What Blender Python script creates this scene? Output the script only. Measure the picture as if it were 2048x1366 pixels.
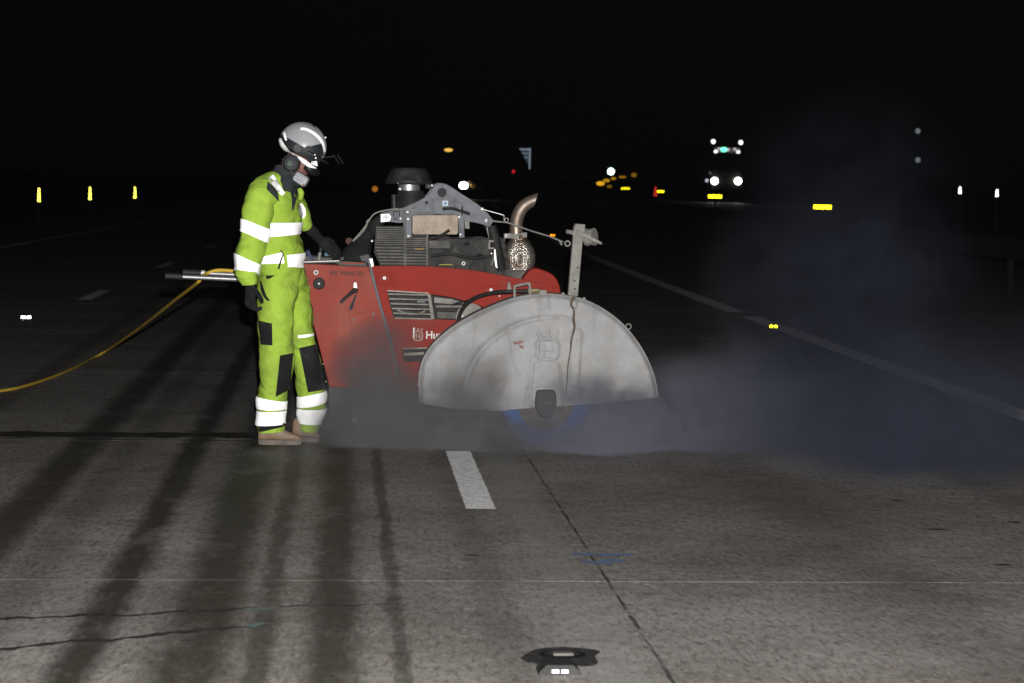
import bpy, bmesh, math, random
from mathutils import Vector, Matrix, noise

random.seed(7)
for o in list(bpy.data.objects):
    bpy.data.objects.remove(o, do_unlink=True)
SC = bpy.context.scene
COL = SC.collection
R = math.radians

# ------------------------------------------------------------------ camera
FPX = 4400.0                       # focal length in photograph pixels (2048 wide)
CAMZ = 1.5
ROLL = R(1.0)
VX, VY = 690.0 - 1024.0, 683.0 - 350.0      # vanishing point of the road
ux = VX * math.cos(ROLL) - VY * math.sin(ROLL)
uy = VX * math.sin(ROLL) + VY * math.cos(ROLL)
PITCH = math.atan2(uy, FPX)
YAW = math.atan2(-ux, math.hypot(FPX, uy))
CAMROT = (Matrix.Rotation(-YAW, 3, 'Z') @ Matrix.Rotation(math.pi / 2 - PITCH, 3, 'X') @ Matrix.Rotation(ROLL, 3, 'Z'))
cam_d = bpy.data.cameras.new('camera')
cam = bpy.data.objects.new('camera', cam_d)
COL.objects.link(cam)
cam.matrix_world = Matrix.Translation((0, 0, CAMZ)) @ CAMROT.to_4x4()
cam_d.sensor_fit = 'HORIZONTAL'
cam_d.sensor_width = 22.3
cam_d.lens = FPX / 2048.0 * 22.3
cam_d.clip_start = 0.1
cam_d.clip_end = 4000
cam_d.dof.use_dof = True
cam_d.dof.focus_distance = 12.2
cam_d.dof.aperture_fstop = 4.0
SC.camera = cam

# ------------------------------------------------------------------ night sky
W = bpy.data.worlds.new('World')
SC.world = W
W.use_nodes = True
bg = W.node_tree.nodes['Background']
bg.inputs['Color'].default_value = (0.0005, 0.0005, 0.0005, 1)
bg.inputs['Strength'].default_value = 1.0

# ------------------------------------------------------------------ the photographer's flash, on top of the camera
fl = bpy.data.lights.new('camera_flash', 'SPOT')
fl.energy = 9800
fl.color = (1.0, 0.985, 0.965)
fl.spot_size = R(80)
fl.spot_blend = 0.6
fl.shadow_soft_size = 0.025
flo = bpy.data.objects.new('camera_flash', fl)
COL.objects.link(flo)
flo.matrix_world = Matrix.Translation((0.06, 0.03, CAMZ + 0.20)) @ CAMROT.to_4x4()

SC.view_settings.view_transform = 'Standard'
SC.view_settings.look = 'None'
SC.view_settings.exposure = 0
SC.view_settings.gamma = 1
SC.view_settings.use_curve_mapping = False
SC.render.engine = 'CYCLES'
SC.cycles.use_denoising = True
SC.cycles.max_bounces = 8
SC.cycles.glossy_bounces = 6
SC.cycles.diffuse_bounces = 2
SC.cycles.volume_bounces = 1
SC.cycles.transparent_max_bounces = 8
SC.cycles.volume_step_rate = 1.0
SC.cycles.volume_max_steps = 256


# ------------------------------------------------------------------ helpers
def ray(px, py):
    return CAMROT @ Vector(((px - 1024) / FPX, (683 - py) / FPX, -1.0))


def at(px, py, Y):
    """World point seen at photograph pixel (px, py), standing at world distance Y."""
    d = ray(px, py)
    return Vector((0, 0, CAMZ)) + d * (Y / d.y)


def ground(px, py, z=0.0):
    d = ray(px, py)
    return Vector((0, 0, CAMZ)) + d * ((z - CAMZ) / d.z)


def mpx(Y):
    return Y / FPX                  # metres per photograph pixel at distance Y


class MB:
    """Collects geometry for ONE mesh object."""
    def __init__(s):
        s.v, s.f = [], []

    def add(s, vs, fs):
        n = len(s.v)
        s.v += [Vector(p) for p in vs]
        s.f += [tuple(i + n for i in f) for f in fs]
        return s

    def box(s, lo, hi, m=None):
        x0, y0, z0 = lo; x1, y1, z1 = hi
        vs = [Vector(p) for p in ((x0, y0, z0), (x1, y0, z0), (x1, y1, z0), (x0, y1, z0),
                                  (x0, y0, z1), (x1, y0, z1), (x1, y1, z1), (x0, y1, z1))]
        if m is not None:
            vs = [m @ p for p in vs]
        return s.add(vs, [(0, 3, 2, 1), (4, 5, 6, 7), (0, 1, 5, 4), (1, 2, 6, 5), (2, 3, 7, 6), (3, 0, 4, 7)])

    def prism(s, pts, dy, inset=0.0):
        """pts: front outline (world points, one Y); pushed back by dy. inset > 0 draws the front in."""
        n = len(pts)
        pts = [Vector(p) for p in pts]
        area = sum(pts[i].x * pts[(i + 1) % n].z - pts[(i + 1) % n].x * pts[i].z for i in range(n))
        if area < 0:
            pts = pts[::-1]
        back = [p + Vector((0, dy, 0)) for p in pts]
        front = pts
        if inset:
            front = []
            for i in range(n):
                e0 = (pts[i] - pts[i - 1]); e1 = (pts[(i + 1) % n] - pts[i])
                e0.normalize(); e1.normalize()
                n0 = Vector((-e0.z, 0, e0.x)); n1 = Vector((-e1.z, 0, e1.x))
                m = n0 + n1
                if m.length < 1e-6:
                    m = n0
                m.normalize()
                k = inset / max(0.45, m.dot(n0))
                front.append(pts[i] + m * k)
        fs = [tuple(range(n)), tuple(range(2 * n - 1, n - 1, -1))]
        for i in range(n):
            j = (i + 1) % n
            fs.append((i, n + i, n + j, j))
        return s.add(front + back, fs)

    def ringprism(s, outer, inner, dy):
        n = len(outer)
        o = [Vector(p) for p in outer]; q = [Vector(p) for p in inner]
        d = Vector((0, dy, 0))
        vs = o + q + [p + d for p in o] + [p + d for p in q]
        fs = []
        for i in range(n):
            j = (i + 1) % n
            fs += [(i, j, n + j, n + i), (2 * n + i, 3 * n + i, 3 * n + j, 2 * n + j),
                   (i, 2 * n + i, 2 * n + j, j), (n + i, n + j, 3 * n + j, 3 * n + i)]
        return s.add(vs, fs)

    def tube(s, path, rad, seg=12, caps=True, smooth=0):
        path = [Vector(p) for p in path]
        if not hasattr(rad, '__len__'):
            rad = [rad] * len(path)
        if smooth:
            path, rad = spline(path, rad, smooth)
        n = len(path)
        vs, fs = [], []
        up = Vector((0.12, 0.3, 0.95)).normalized()
        t0 = (path[1] - path[0]).normalized()
        a = up - t0 * up.dot(t0)
        if a.length < 0.1:
            a = Vector((1, 0, 0)) - t0 * t0.x
        a.normalize()
        for i in range(n):
            t = (path[min(i + 1, n - 1)] - path[max(i - 1, 0)]).normalized()
            a = a - t * a.dot(t); a.normalize()
            b = t.cross(a)
            for k in range(seg):
                w = 2 * math.pi * k / seg
                vs.append(path[i] + (a * math.cos(w) + b * math.sin(w)) * rad[i])
        for i in range(n - 1):
            for k in range(seg):
                q = (k + 1) % seg
                fs.append((i * seg + k, i * seg + q, (i + 1) * seg + q, (i + 1) * seg + k))
        if caps:
            fs.append(tuple(range(seg - 1, -1, -1)))
            fs.append(tuple(range((n - 1) * seg, n * seg)))
        return s.add(vs, fs)

    def lathe(s, c, axis, prof, seg=24):
        """prof: (distance along axis, radius) pairs."""
        axis = Vector(axis).normalized()
        return s.tube([Vector(c) + axis * h for h, r in prof], [max(r, 1e-4) for h, r in prof], seg)

    def torus(s, c, axis, r, t, seg=24, ts=8):
        axis = Vector(axis).normalized()
        a = axis.orthogonal().normalized(); b = axis.cross(a)
        vs, fs = [], []
        for i in range(seg):
            w = 2 * math.pi * i / seg
            e = a * math.cos(w) + b * math.sin(w)
            for k in range(ts):
                q = 2 * math.pi * k / ts
                vs.append(Vector(c) + e * (r + t * math.cos(q)) + axis * t * math.sin(q))
        for i in range(seg):
            for k in range(ts):
                fs.append((i * ts + k, ((i + 1) % seg) * ts + k, ((i + 1) % seg) * ts + (k + 1) % ts, i * ts + (k + 1) % ts))
        return s.add(vs, fs)

    def build(s, name, mat, parent=None, smooth=False, bevel=0, bseg=2, angle=35):
        me = bpy.data.meshes.new(name)
        me.from_pydata([tuple(p) for p in s.v], [], s.f)
        bm = bmesh.new(); bm.from_mesh(me)
        bmesh.ops.recalc_face_normals(bm, faces=bm.faces)
        bm.to_mesh(me); bm.free()
        me.materials.append(mat)
        if smooth:
            me.shade_smooth()
            if smooth != 'all':
                me.set_sharp_from_angle(angle=R(angle))
        o = bpy.data.objects.new(name, me)
        COL.objects.link(o)
        if parent is not None:
            o.parent = parent
            base = Vector((0, 0, 0)); p = parent
            while p is not None:
                base += p.location; p = p.parent
            o.location = -base
        if bevel:
            md = o.modifiers.new('bevel', 'BEVEL')
            md.width = bevel; md.segments = bseg; md.limit_method = 'ANGLE'; md.angle_limit = R(30)
        return o


def spline(path, rad, k):
    n = len(path); P, Q = [], []
    for i in range(n - 1):
        p0, p1, p2, p3 = path[max(i - 1, 0)], path[i], path[i + 1], path[min(i + 2, n - 1)]
        for j in range(k):
            t = j / k
            P.append(0.5 * ((2 * p1) + (p2 - p0) * t + (2 * p0 - 5 * p1 + 4 * p2 - p3) * t * t + (3 * p1 - p0 - 3 * p2 + p3) * t ** 3))
            Q.append(rad[i] * (1 - t) + rad[i + 1] * t)
    P.append(path[-1]); Q.append(rad[-1])
    return P, Q


def empty(name, loc):
    o = bpy.data.objects.new(name, None)
    o.location = loc
    o.empty_display_size = 0.1
    COL.objects.link(o)
    return o


def tag(o, label=None, cat=None, group=None, kind=None):
    if label: o['label'] = label
    if cat: o['category'] = cat
    if group: o['group'] = group
    if kind: o['kind'] = kind
    return o


def copy_tree(o, parent=None):
    c = o.copy(); COL.objects.link(c)
    c.parent = parent
    for ch in list(o.children):
        copy_tree(ch, c)
    return c


def pts(poly, Y):
    return [at(x, y, Y) for x, y in poly]


def smoothpoly(poly, k=5):
    n = len(poly); out = []
    for i in range(n - 1):
        p0, p1, p2, p3 = [Vector(poly[min(max(q, 0), n - 1)]) for q in (i - 1, i, i + 1, i + 2)]
        for j in range(k):
            t = j / k
            out.append(tuple(0.5 * ((2 * p1) + (p2 - p0) * t + (2 * p0 - 5 * p1 + 4 * p2 - p3) * t * t + (3 * p1 - p0 - 3 * p2 + p3) * t ** 3)))
    out.append(tuple(poly[-1]))
    return out


# ------------------------------------------------------------------ materials
def new_mat(name):
    m = bpy.data.materials.new(name); m.use_nodes = True
    nt = m.node_tree
    b = nt.nodes['Principled BSDF']
    return m, nt, b


def link(nt, a, b):
    nt.links.new(a, b)


def mixc(nt, fac, a, b, blend='MIX'):
    n = nt.nodes.new('ShaderNodeMix'); n.data_type = 'RGBA'; n.blend_type = blend
    for sock, v in ((n.inputs[0], fac), (n.inputs[6], a), (n.inputs[7], b)):
        if hasattr(v, 'is_linked'):
            link(nt, v, sock)
        elif isinstance(v, (int, float)):
            sock.default_value = v
        else:
            sock.default_value = (*v[:3], 1)
    return n.outputs[2]


def math_n(nt, op, a, b=0.5, c=None, clamp=False):
    n = nt.nodes.new('ShaderNodeMath'); n.operation = op; n.use_clamp = clamp
    for i, v in enumerate((a, b, c)):
        if v is None: continue
        if hasattr(v, 'is_linked'): link(nt, v, n.inputs[i])
        else: n.inputs[i].default_value = v
    return n.outputs[0]


def noise_n(nt, vec, scale, detail=4, rough=0.6, dist=0.0):
    n = nt.nodes.new('ShaderNodeTexNoise')
    n.inputs['Scale'].default_value = scale
    n.inputs['Detail'].default_value = detail
    n.inputs['Roughness'].default_value = rough
    n.inputs['Distortion'].default_value = dist
    if vec is not None: link(nt, vec, n.inputs['Vector'])
    return n.outputs['Fac']


def maprange(nt, v, a, b, c=0.0, d=1.0, smooth=True):
    n = nt.nodes.new('ShaderNodeMapRange')
    if smooth: n.interpolation_type = 'SMOOTHSTEP'
    link(nt, v, n.inputs[0])
    for i, x in enumerate((a, b, c, d)):
        n.inputs[i + 1].default_value = x
    return n.outputs[0]


def wpos(nt, scale=None, loc=None):
    g = nt.nodes.new('ShaderNodeNewGeometry')
    out = g.outputs['Position']
    if scale or loc:
        mp = nt.nodes.new('ShaderNodeMapping')
        if scale: mp.inputs['Scale'].default_value = scale
        if loc: mp.inputs['Location'].default_value = loc
        link(nt, out, mp.inputs['Vector'])
        out = mp.outputs[0]
    return out


def surf(name, col, rough=0.6, metal=0.0, dirt=None, dscale=6.0, damt=0.5, dlo=0.45, dhi=0.7, bump=0.0, bscale=40.0, var=0.12, coat=0.0, spec=0.22, k=0.72):
    """Painted / metal / cloth surface with uneven tone, dirt patches and fine relief."""
    col = [c * k for c in col]
    if dirt: dirt = [c * k for c in dirt]
    m, nt, b = new_mat(name)
    tc = nt.nodes.new('ShaderNodeTexCoord').outputs['Object']
    n1 = noise_n(nt, tc, dscale * 2.3, 5)
    lo = [c * (1 - var) for c in col]; hi = [min(1, c * (1 + var)) for c in col]
    c = mixc(nt, maprange(nt, n1, 0.3, 0.7), lo, hi)
    if dirt:
        n2 = noise_n(nt, tc, dscale, 6, 0.68, 0.4)
        f = math_n(nt, 'MULTIPLY', maprange(nt, n2, dlo, dhi), damt)
        c = mixc(nt, f, c, dirt)
        link(nt, maprange(nt, f, 0, 1, rough, min(1, rough + 0.35), False), b.inputs['Roughness'])
    else:
        link(nt, maprange(nt, n1, 0.2, 0.8, rough * 0.85, min(1, rough * 1.15), False), b.inputs['Roughness'])
    link(nt, c, b.inputs['Base Color'])
    b.inputs['Metallic'].default_value = metal
    b.inputs['Coat Weight'].default_value = coat
    b.inputs['Specular IOR Level'].default_value = spec
    if bump:
        bp = nt.nodes.new('ShaderNodeBump'); bp.inputs['Strength'].default_value = bump; bp.inputs['Distance'].default_value = 0.01
        link(nt, noise_n(nt, tc, bscale, 5), bp.inputs['Height'])
        link(nt, bp.outputs[0], b.inputs['Normal'])
    return m


def glow(name, col, strength):
    m, nt, b = new_mat(name)
    b.inputs['Base Color'].default_value = (*[min(0.8, c) for c in col], 1)
    b.inputs['Emission Color'].default_value = (*col, 1)
    b.inputs['Emission Strength'].default_value = strength
    return m


def retro(name, col, rough=0.19):
    """Mirror-metal for moulded corner-cube reflectors."""
    m, nt, b = new_mat(name)
    b.inputs['Base Color'].default_value = (*col, 1)
    b.inputs['Metallic'].default_value = 1
    b.inputs['Roughness'].default_value = rough
    return m


DUST = (0.30, 0.28, 0.25)
MAT = {}
MAT['red'] = surf('red_paint', (0.185, 0.030, 0.021), 0.62, dirt=(0.20, 0.085, 0.068), dscale=4, damt=0.6, dlo=0.32, dhi=0.75, bump=0.05, bscale=14, var=0.08, k=1, spec=0.09)
MAT['red_clean'] = surf('red_hood_paint', (0.170, 0.0125, 0.007), 0.6, dirt=(0.145, 0.048, 0.040), dscale=2.4, damt=0.6, dlo=0.42, dhi=0.75, bump=0.04, bscale=8, var=0.08, k=1, spec=0.09)
MAT['black'] = surf('black_plastic', (0.018, 0.018, 0.019), 0.5, dirt=(0.10, 0.095, 0.09), dscale=7, damt=0.4, bump=0.1, bscale=60)
MAT['rubber'] = surf('black_rubber', (0.012, 0.012, 0.012), 0.65, dirt=(0.07, 0.065, 0.06), dscale=9, damt=0.4, bump=0.15, bscale=80)
MAT['fabric_black'] = surf('black_fabric', (0.010, 0.010, 0.011), 0.95, dirt=(0.035, 0.033, 0.03), dscale=9, damt=0.5, bump=0.3, bscale=70, spec=0.2)
MAT['grille'] = surf('dusty_black_grille', (0.055, 0.055, 0.052), 0.7, dirt=(0.19, 0.175, 0.155), dscale=10, damt=0.7, dlo=0.35, dhi=0.7)
MAT['slat'] = surf('dusty_vent_slat', (0.22, 0.205, 0.18), 0.7, dirt=(0.10, 0.095, 0.09), dscale=20, damt=0.7)
MAT['engine'] = surf('oily_engine', (0.018, 0.018, 0.018), 0.7, dirt=(0.085, 0.08, 0.073), dscale=9, damt=0.7, dlo=0.4, dhi=0.7, bump=0.8, bscale=22)
MAT['zinc'] = surf('zinc_bracket', (0.135, 0.142, 0.16), 0.6, 0.0, dirt=(0.09, 0.088, 0.085), dscale=9, damt=0.7, bump=0.04, bscale=30)
MAT['zinc_dark'] = surf('grey_plate', (0.10, 0.105, 0.115), 0.6, 0.0, dirt=(0.11, 0.105, 0.10), dscale=8, damt=0.5)
MAT['tan'] = surf('tan_weathered_plate', (0.36, 0.295, 0.235), 0.7, dirt=(0.23, 0.185, 0.15), dscale=14, damt=0.7, dlo=0.4, dhi=0.65, bump=0.1, bscale=80)
MAT['steel'] = surf('bare_steel', (0.42, 0.42, 0.43), 0.4, 0.8, dirt=DUST, dscale=20, damt=0.4)
MAT['bright'] = surf('polished_bolt', (0.62, 0.60, 0.58), 0.45, 0.2, var=0.05)
MAT['exhaust'] = surf('heat_tinted_exhaust', (0.27, 0.22, 0.185), 0.42, 0.7, dirt=(0.12, 0.085, 0.06), dscale=6, damt=0.6, dlo=0.42, dhi=0.72)
MAT['dustgrey'] = surf('dust_coated_steel', (0.235, 0.225, 0.205), 0.75, 0.0, dirt=(0.13, 0.125, 0.115), dscale=12, damt=0.6, bump=0.08, bscale=50)
MAT['brass'] = surf('dirty_brass', (0.24, 0.19, 0.10), 0.5, 0.4, dirt=DUST, dscale=30, damt=0.5)
MAT['hose_yellow'] = surf('yellow_hose_rubber', (0.60, 0.40, 0.035), 0.55, dirt=(0.36, 0.24, 0.07), dscale=5, damt=0.5)
MAT['grip'] = surf('grip_rubber', (0.016, 0.018, 0.020), 0.6)
MAT['white_print'] = surf('white_print', (0.72, 0.71, 0.69), 0.6, dirt=(0.3, 0.2, 0.18), dscale=40, damt=0.6)
MAT['grey_print'] = surf('worn_grey_print', (0.30, 0.25, 0.22), 0.6, dirt=(0.24, 0.12, 0.10), dscale=60, damt=0.8)
MAT['dark_print'] = surf('worn_dark_print', (0.07, 0.03, 0.028), 0.7, dirt=(0.16, 0.05, 0.04), dscale=60, damt=0.6)
MAT['blue_sticker'] = surf('blue_sticker', (0.10, 0.19, 0.34), 0.5)
MAT['sticker_white'] = surf('sticker_white', (0.5, 0.54, 0.58), 0.5)
MAT['blade'] = surf('blue_blade_paint', (0.022, 0.075, 0.25), 0.6, dirt=(0.075, 0.09, 0.14), dscale=14, damt=0.6)
MAT['blade_core'] = surf('worn_blade_steel', (0.10, 0.085, 0.072), 0.6, 0.1, dirt=(0.06, 0.042, 0.03), dscale=14, damt=0.7)
MAT['hub'] = surf('grimy_hub', (0.04, 0.039, 0.037), 0.7, dirt=(0.08, 0.074, 0.066), dscale=18, damt=0.6, bump=0.2)
MAT['rust'] = surf('rusty_cord', (0.115, 0.085, 0.06), 0.9, dirt=(0.065, 0.045, 0.032), dscale=25, damt=0.8)
MAT['redmark'] = surf('red_paint_scuff', (0.20, 0.09, 0.075), 0.7, dirt=(0.22, 0.20, 0.19), dscale=60, damt=0.8)
MAT['amberglass'] = surf('blue_bottle', (0.06, 0.16, 0.20), 0.4)
MAT['wire'] = surf('dusty_wire', (0.24, 0.23, 0.20), 0.7)
MAT['tyre'] = surf('tyre_rubber', (0.02, 0.02, 0.02), 0.8, dirt=(0.1, 0.095, 0.09), dscale=6, damt=0.5)


# guard: galvanised, dusty, yellowish dirt low on it
def guard_mat():
    m, nt, b = new_mat('guard_steel')
    tc = nt.nodes.new('ShaderNodeTexCoord').outputs['Object']
    n1 = noise_n(nt, tc, 3.0, 6, 0.6, 0.3)
    c = mixc(nt, maprange(nt, n1, 0.3, 0.7), (0.150, 0.150, 0.152), (0.225, 0.226, 0.232))
    n2 = noise_n(nt, tc, 4.2, 7, 0.7, 0.8)
    c = mixc(nt, math_n(nt, 'MULTIPLY', maprange(nt, n2, 0.42, 0.70), 0.6), c, (0.165, 0.146, 0.112))
    n3 = noise_n(nt, tc, 38.0, 4, 0.7)
    c = mixc(nt, math_n(nt, 'MULTIPLY', maprange(nt, n3, 0.56, 0.74), 0.45), c, (0.085, 0.074, 0.062))
    mp = nt.nodes.new('ShaderNodeMapping'); mp.inputs['Scale'].default_value = (26, 1, 2.2)
    link(nt, tc, mp.inputs['Vector'])
    n4 = noise_n(nt, mp.outputs[0], 1.0, 4, 0.6)
    c = mixc(nt, math_n(nt, 'MULTIPLY', maprange(nt, n4, 0.52, 0.76), 0.3), c, (0.095, 0.084, 0.07))
    link(nt, c, b.inputs['Base Color'])
    b.inputs['Metallic'].default_value = 0.0
    b.inputs['Specular IOR Level'].default_value = 0.3
    b.inputs['Roughness'].default_value = 0.6
    bp = nt.nodes.new('ShaderNodeBump'); bp.inputs['Strength'].default_value = 0.12; bp.inputs['Distance'].default_value = 0.02
    link(nt, noise_n(nt, tc, 9.0, 6), bp.inputs['Height']); link(nt, bp.outputs[0], b.inputs['Normal'])
    return m


MAT['guard'] = guard_mat()


def muffler_mat():
    m, nt, b = new_mat('perforated_heat_shield')
    tc = nt.nodes.new('ShaderNodeTexCoord').outputs['Object']
    v = nt.nodes.new('ShaderNodeTexVoronoi'); v.inputs['Scale'].default_value = 120; v.inputs['Randomness'].default_value = 0.15
    link(nt, tc, v.inputs['Vector'])
    n = noise_n(nt, tc, 9, 5)
    c = mixc(nt, maprange(nt, n, 0.42, 0.68), (0.50, 0.45, 0.40), (0.17, 0.115, 0.08))
    hole = maprange(nt, v.outputs['Distance'], 0.22, 0.36)
    c = mixc(nt, hole, (0.02, 0.018, 0.016), c)
    link(nt, c, b.inputs['Base Color'])
    b.inputs['Metallic'].default_value = 0.85
    b.inputs['Roughness'].default_value = 0.30
    bp = nt.nodes.new('ShaderNodeBump'); bp.inputs['Strength'].default_value = 0.9; bp.inputs['Distance'].default_value = 0.006
    link(nt, v.outputs['Distance'], bp.inputs['Height']); link(nt, bp.outputs[0], b.inputs['Normal'])
    return m


MAT['muffler'] = muffler_mat()


def hivis_mat():
    m, nt, b = new_mat('hi_vis_cloth')
    tc = nt.nodes.new('ShaderNodeTexCoord').outputs['Object']
    n1 = noise_n(nt, tc, 9, 5, 0.6, 0.5)
    c = mixc(nt, maprange(nt, n1, 0.3, 0.7), (0.215, 0.335, 0.034), (0.26, 0.385, 0.046))
    n2 = noise_n(nt, tc, 5.5, 6, 0.7, 0.6)
    c = mixc(nt, math_n(nt, 'MULTIPLY', maprange(nt, n2, 0.5, 0.75), 0.5), c, (0.14, 0.18, 0.03))
    link(nt, c, b.inputs['Base Color'])
    b.inputs['Roughness'].default_value = 0.9
    b.inputs['Specular IOR Level'].default_value = 0.15
    bp = nt.nodes.new('ShaderNodeBump'); bp.inputs['Strength'].default_value = 0.45; bp.inputs['Distance'].default_value = 0.05
    mp = nt.nodes.new('ShaderNodeMapping'); mp.inputs['Scale'].default_value = (1.0, 1.0, 1.7)
    mp.inputs['Rotation'].default_value = (0, 0.5, 0)
    link(nt, tc, mp.inputs['Vector'])
    link(nt, noise_n(nt, mp.outputs[0], 6.5, 2, 0.4, 1.2), bp.inputs['Height']); link(nt, bp.outputs[0], b.inputs['Normal'])
    return m


MAT['hivis'] = hivis_mat()


def dirty_hivis():
    m = MAT['hivis'].copy(); m.name = 'dirty_hi_vis_cloth'
    for n in m.node_tree.nodes:
        if n.type == 'MAP_RANGE' and abs(n.inputs[1].default_value - 0.5) < 1e-4:
            n.inputs[1].default_value = 0.40; n.inputs[2].default_value = 0.66
    return m


MAT['hivis_dirty'] = dirty_hivis()
MAT['tape'] = surf('reflective_tape', (0.95, 0.95, 0.955), 0.5, var=0.01, k=1)
MAT['helmet'] = surf('grey_white_helmet', (0.35, 0.355, 0.375), 0.34, var=0.06)
MAT['helmet_dark'] = surf('helmet_dark_insert', (0.018, 0.021, 0.025), 0.55)
MAT['skin'] = surf('skin', (0.17, 0.075, 0.05), 0.55, var=0.15)
MAT['mask'] = surf('dust_mask', (0.37, 0.38, 0.41), 0.8, var=0.06)
MAT['mask_print'] = surf('mask_print', (0.10, 0.105, 0.12), 0.8)
MAT['mask_red'] = surf('mask_red_print', (0.30, 0.10, 0.10), 0.8)
MAT['green_emblem'] = surf('green_emblem', (0.02, 0.12, 0.045), 0.5)
MAT['goggle'] = surf('dark_goggles', (0.012, 0.011, 0.011), 0.45)
MAT['boot'] = surf('tan_boot_leather', (0.24, 0.155, 0.095), 0.8, dirt=(0.24, 0.215, 0.18), dscale=12, damt=0.7, dlo=0.4, dhi=0.65, bump=0.3, bscale=40)
MAT['sole'] = surf('boot_sole', (0.14, 0.12, 0.10), 0.9, var=0.3)
MAT['snood'] = surf('dark_snood', (0.028, 0.033, 0.036), 0.95, bump=0.3, bscale=40, spec=0.2)

# ------------------------------------------------------------------ THE SETTING
CURVE_R = 1700.0


def drift(y):
    return max(0.0, y - 8) ** 2 / (2 * CURVE_R)


def road_mat(name, slab=True):
    m, nt, b = new_mat(name)
    pos = wpos(nt)
    sep = nt.nodes.new('ShaderNodeSeparateXYZ'); link(nt, pos, sep.inputs[0])
    big = noise_n(nt, pos, 0.75, 6, 0.68)
    c = mixc(nt, maprange(nt, big, 0.3, 0.7), (0.122, 0.111, 0.100), (0.225, 0.212, 0.198))
    # aggregate showing through: dark, pale and reddish stones
    st = noise_n(nt, wpos(nt, (1, 0.24, 1)), 46, 5, 0.8)
    c = mixc(nt, math_n(nt, 'MULTIPLY', maprange(nt, st, 0.46, 0.64), 0.65), c, (0.046, 0.038, 0.031))
    st2 = noise_n(nt, wpos(nt, (1, 0.24, 1), (3, 5, 0)), 62, 4, 0.75)
    c = mixc(nt, math_n(nt, 'MULTIPLY', maprange(nt, st2, 0.54, 0.69), 0.65), c, (0.29, 0.265, 0.24))
    st3 = noise_n(nt, wpos(nt, (1, 0.24, 1), (13, 7, 0)), 38, 4, 0.7)
    c = mixc(nt, math_n(nt, 'MULTIPLY', maprange(nt, st3, 0.58, 0.72), 0.6), c, (0.105, 0.055, 0.042))
    # blotches: rubber, oil and mud
    bl = noise_n(nt, pos, 2.6, 6, 0.72, 0.7)
    c = mixc(nt, math_n(nt, 'MULTIPLY', maprange(nt, bl, 0.52, 0.72), 0.5), c, (0.060, 0.050, 0.042))
    # long tyre and wet streaks down the lane
    warp = noise_n(nt, wpos(nt, (1.4, 0.35, 1)), 1.6, 4, 0.65)
    fine = noise_n(nt, wpos(nt, (1, 0.25, 1)), 14, 4, 0.7)
    xs = math_n(nt, 'ADD', sep.outputs[0], math_n(nt, 'MULTIPLY', math_n(nt, 'SUBTRACT', warp, 0.5), 0.06))
    xs = math_n(nt, 'ADD', xs, math_n(nt, 'MULTIPLY', math_n(nt, 'SUBTRACT', fine, 0.5), 0.10))
    tot = None
    for x0, w, k in ((-2.2, 0.10, 0.5), (-1.40, 0.13, 0.9), (-1.15, 0.10, 0.35), (-0.80, 0.085, 0.95), (-0.455, 0.14, 0.9), (-0.25, 0.05, 0.7), (-0.02, 0.10, 0.85), (0.19, 0.032, 0.7), (0.55, 0.09, 0.30), (2.1, 0.2, 0.2), (3.2, 0.15, 0.2)):
        d = math_n(nt, 'ABSOLUTE', math_n(nt, 'SUBTRACT', xs, x0), 0)
        f = math_n(nt, 'MULTIPLY', maprange(nt, d, w * 0.30, w * 1.35, 1, 0), k)
        tot = f if tot is None else math_n(nt, 'MAXIMUM', tot, f)
    wear = noise_n(nt, wpos(nt, (1.2, 0.5, 1), (9, 2, 0)), 3.0, 5, 0.7)
    tot = math_n(nt, 'MULTIPLY', tot, maprange(nt, wear, 0.28, 0.5, 0.55, 1.0))
    c = mixc(nt, tot, c, (0.021, 0.016, 0.011))
    # worn pale strip beside the joint: an erased marking
    d = math_n(nt, 'ABSOLUTE', math_n(nt, 'SUBTRACT', xs, 0.84), 0)
    c = mixc(nt, math_n(nt, 'MULTIPLY', maprange(nt, d, 0.05, 0.13, 1, 0), 0.35), c, (0.21, 0.205, 0.20))
    link(nt, c, b.inputs['Base Color'])
    b.inputs['Roughness'].default_value = 0.62
    b.inputs['Specular IOR Level'].default_value = 0.35
    bp = nt.nodes.new('ShaderNodeBump'); bp.inputs['Strength'].default_value = 0.45; bp.inputs['Distance'].default_value = 0.012
    h1 = noise_n(nt, wpos(nt, (1, 0.35, 1)), 40, 5, 0.75)
    h2 = noise_n(nt, wpos(nt, (1, 0.5, 1)), 13, 4, 0.65)
    h = math_n(nt, 'ADD', h1, math_n(nt, 'MULTIPLY', h2, 1.1))
    link(nt, h, bp.inputs['Height']); link(nt, bp.outputs[0], b.inputs['Normal'])
    return m


MAT['road'] = road_mat('concrete_road')
MAT['verge'] = surf('dark_verge_earth', (0.02, 0.022, 0.012), 0.95, dirt=(0.06, 0.05, 0.035), dscale=0.8, damt=0.7, bump=0.5, bscale=6)
MAT['line'] = surf('white_road_paint', (0.80, 0.80, 0.82), 0.7, dirt=(0.30, 0.29, 0.285), dscale=38, damt=0.75, dlo=0.44, dhi=0.68, bump=0.2, bscale=90, k=1)
MAT['edge'] = surf('white_edge_paint', (0.88, 0.88, 0.88), 0.7, dirt=(0.4, 0.39, 0.38), dscale=9, damt=0.45, k=1)
MAT['seal'] = surf('pale_joint_seal', (0.17, 0.148, 0.13), 0.8, dirt=(0.06, 0.052, 0.045), dscale=4, damt=0.95, dlo=0.40, dhi=0.58)
MAT['joint'] = surf('dark_joint_seal', (0.04, 0.037, 0.035), 0.8, dirt=(0.24, 0.225, 0.21), dscale=3.5, damt=0.8, dlo=0.45, dhi=0.62)
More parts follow.
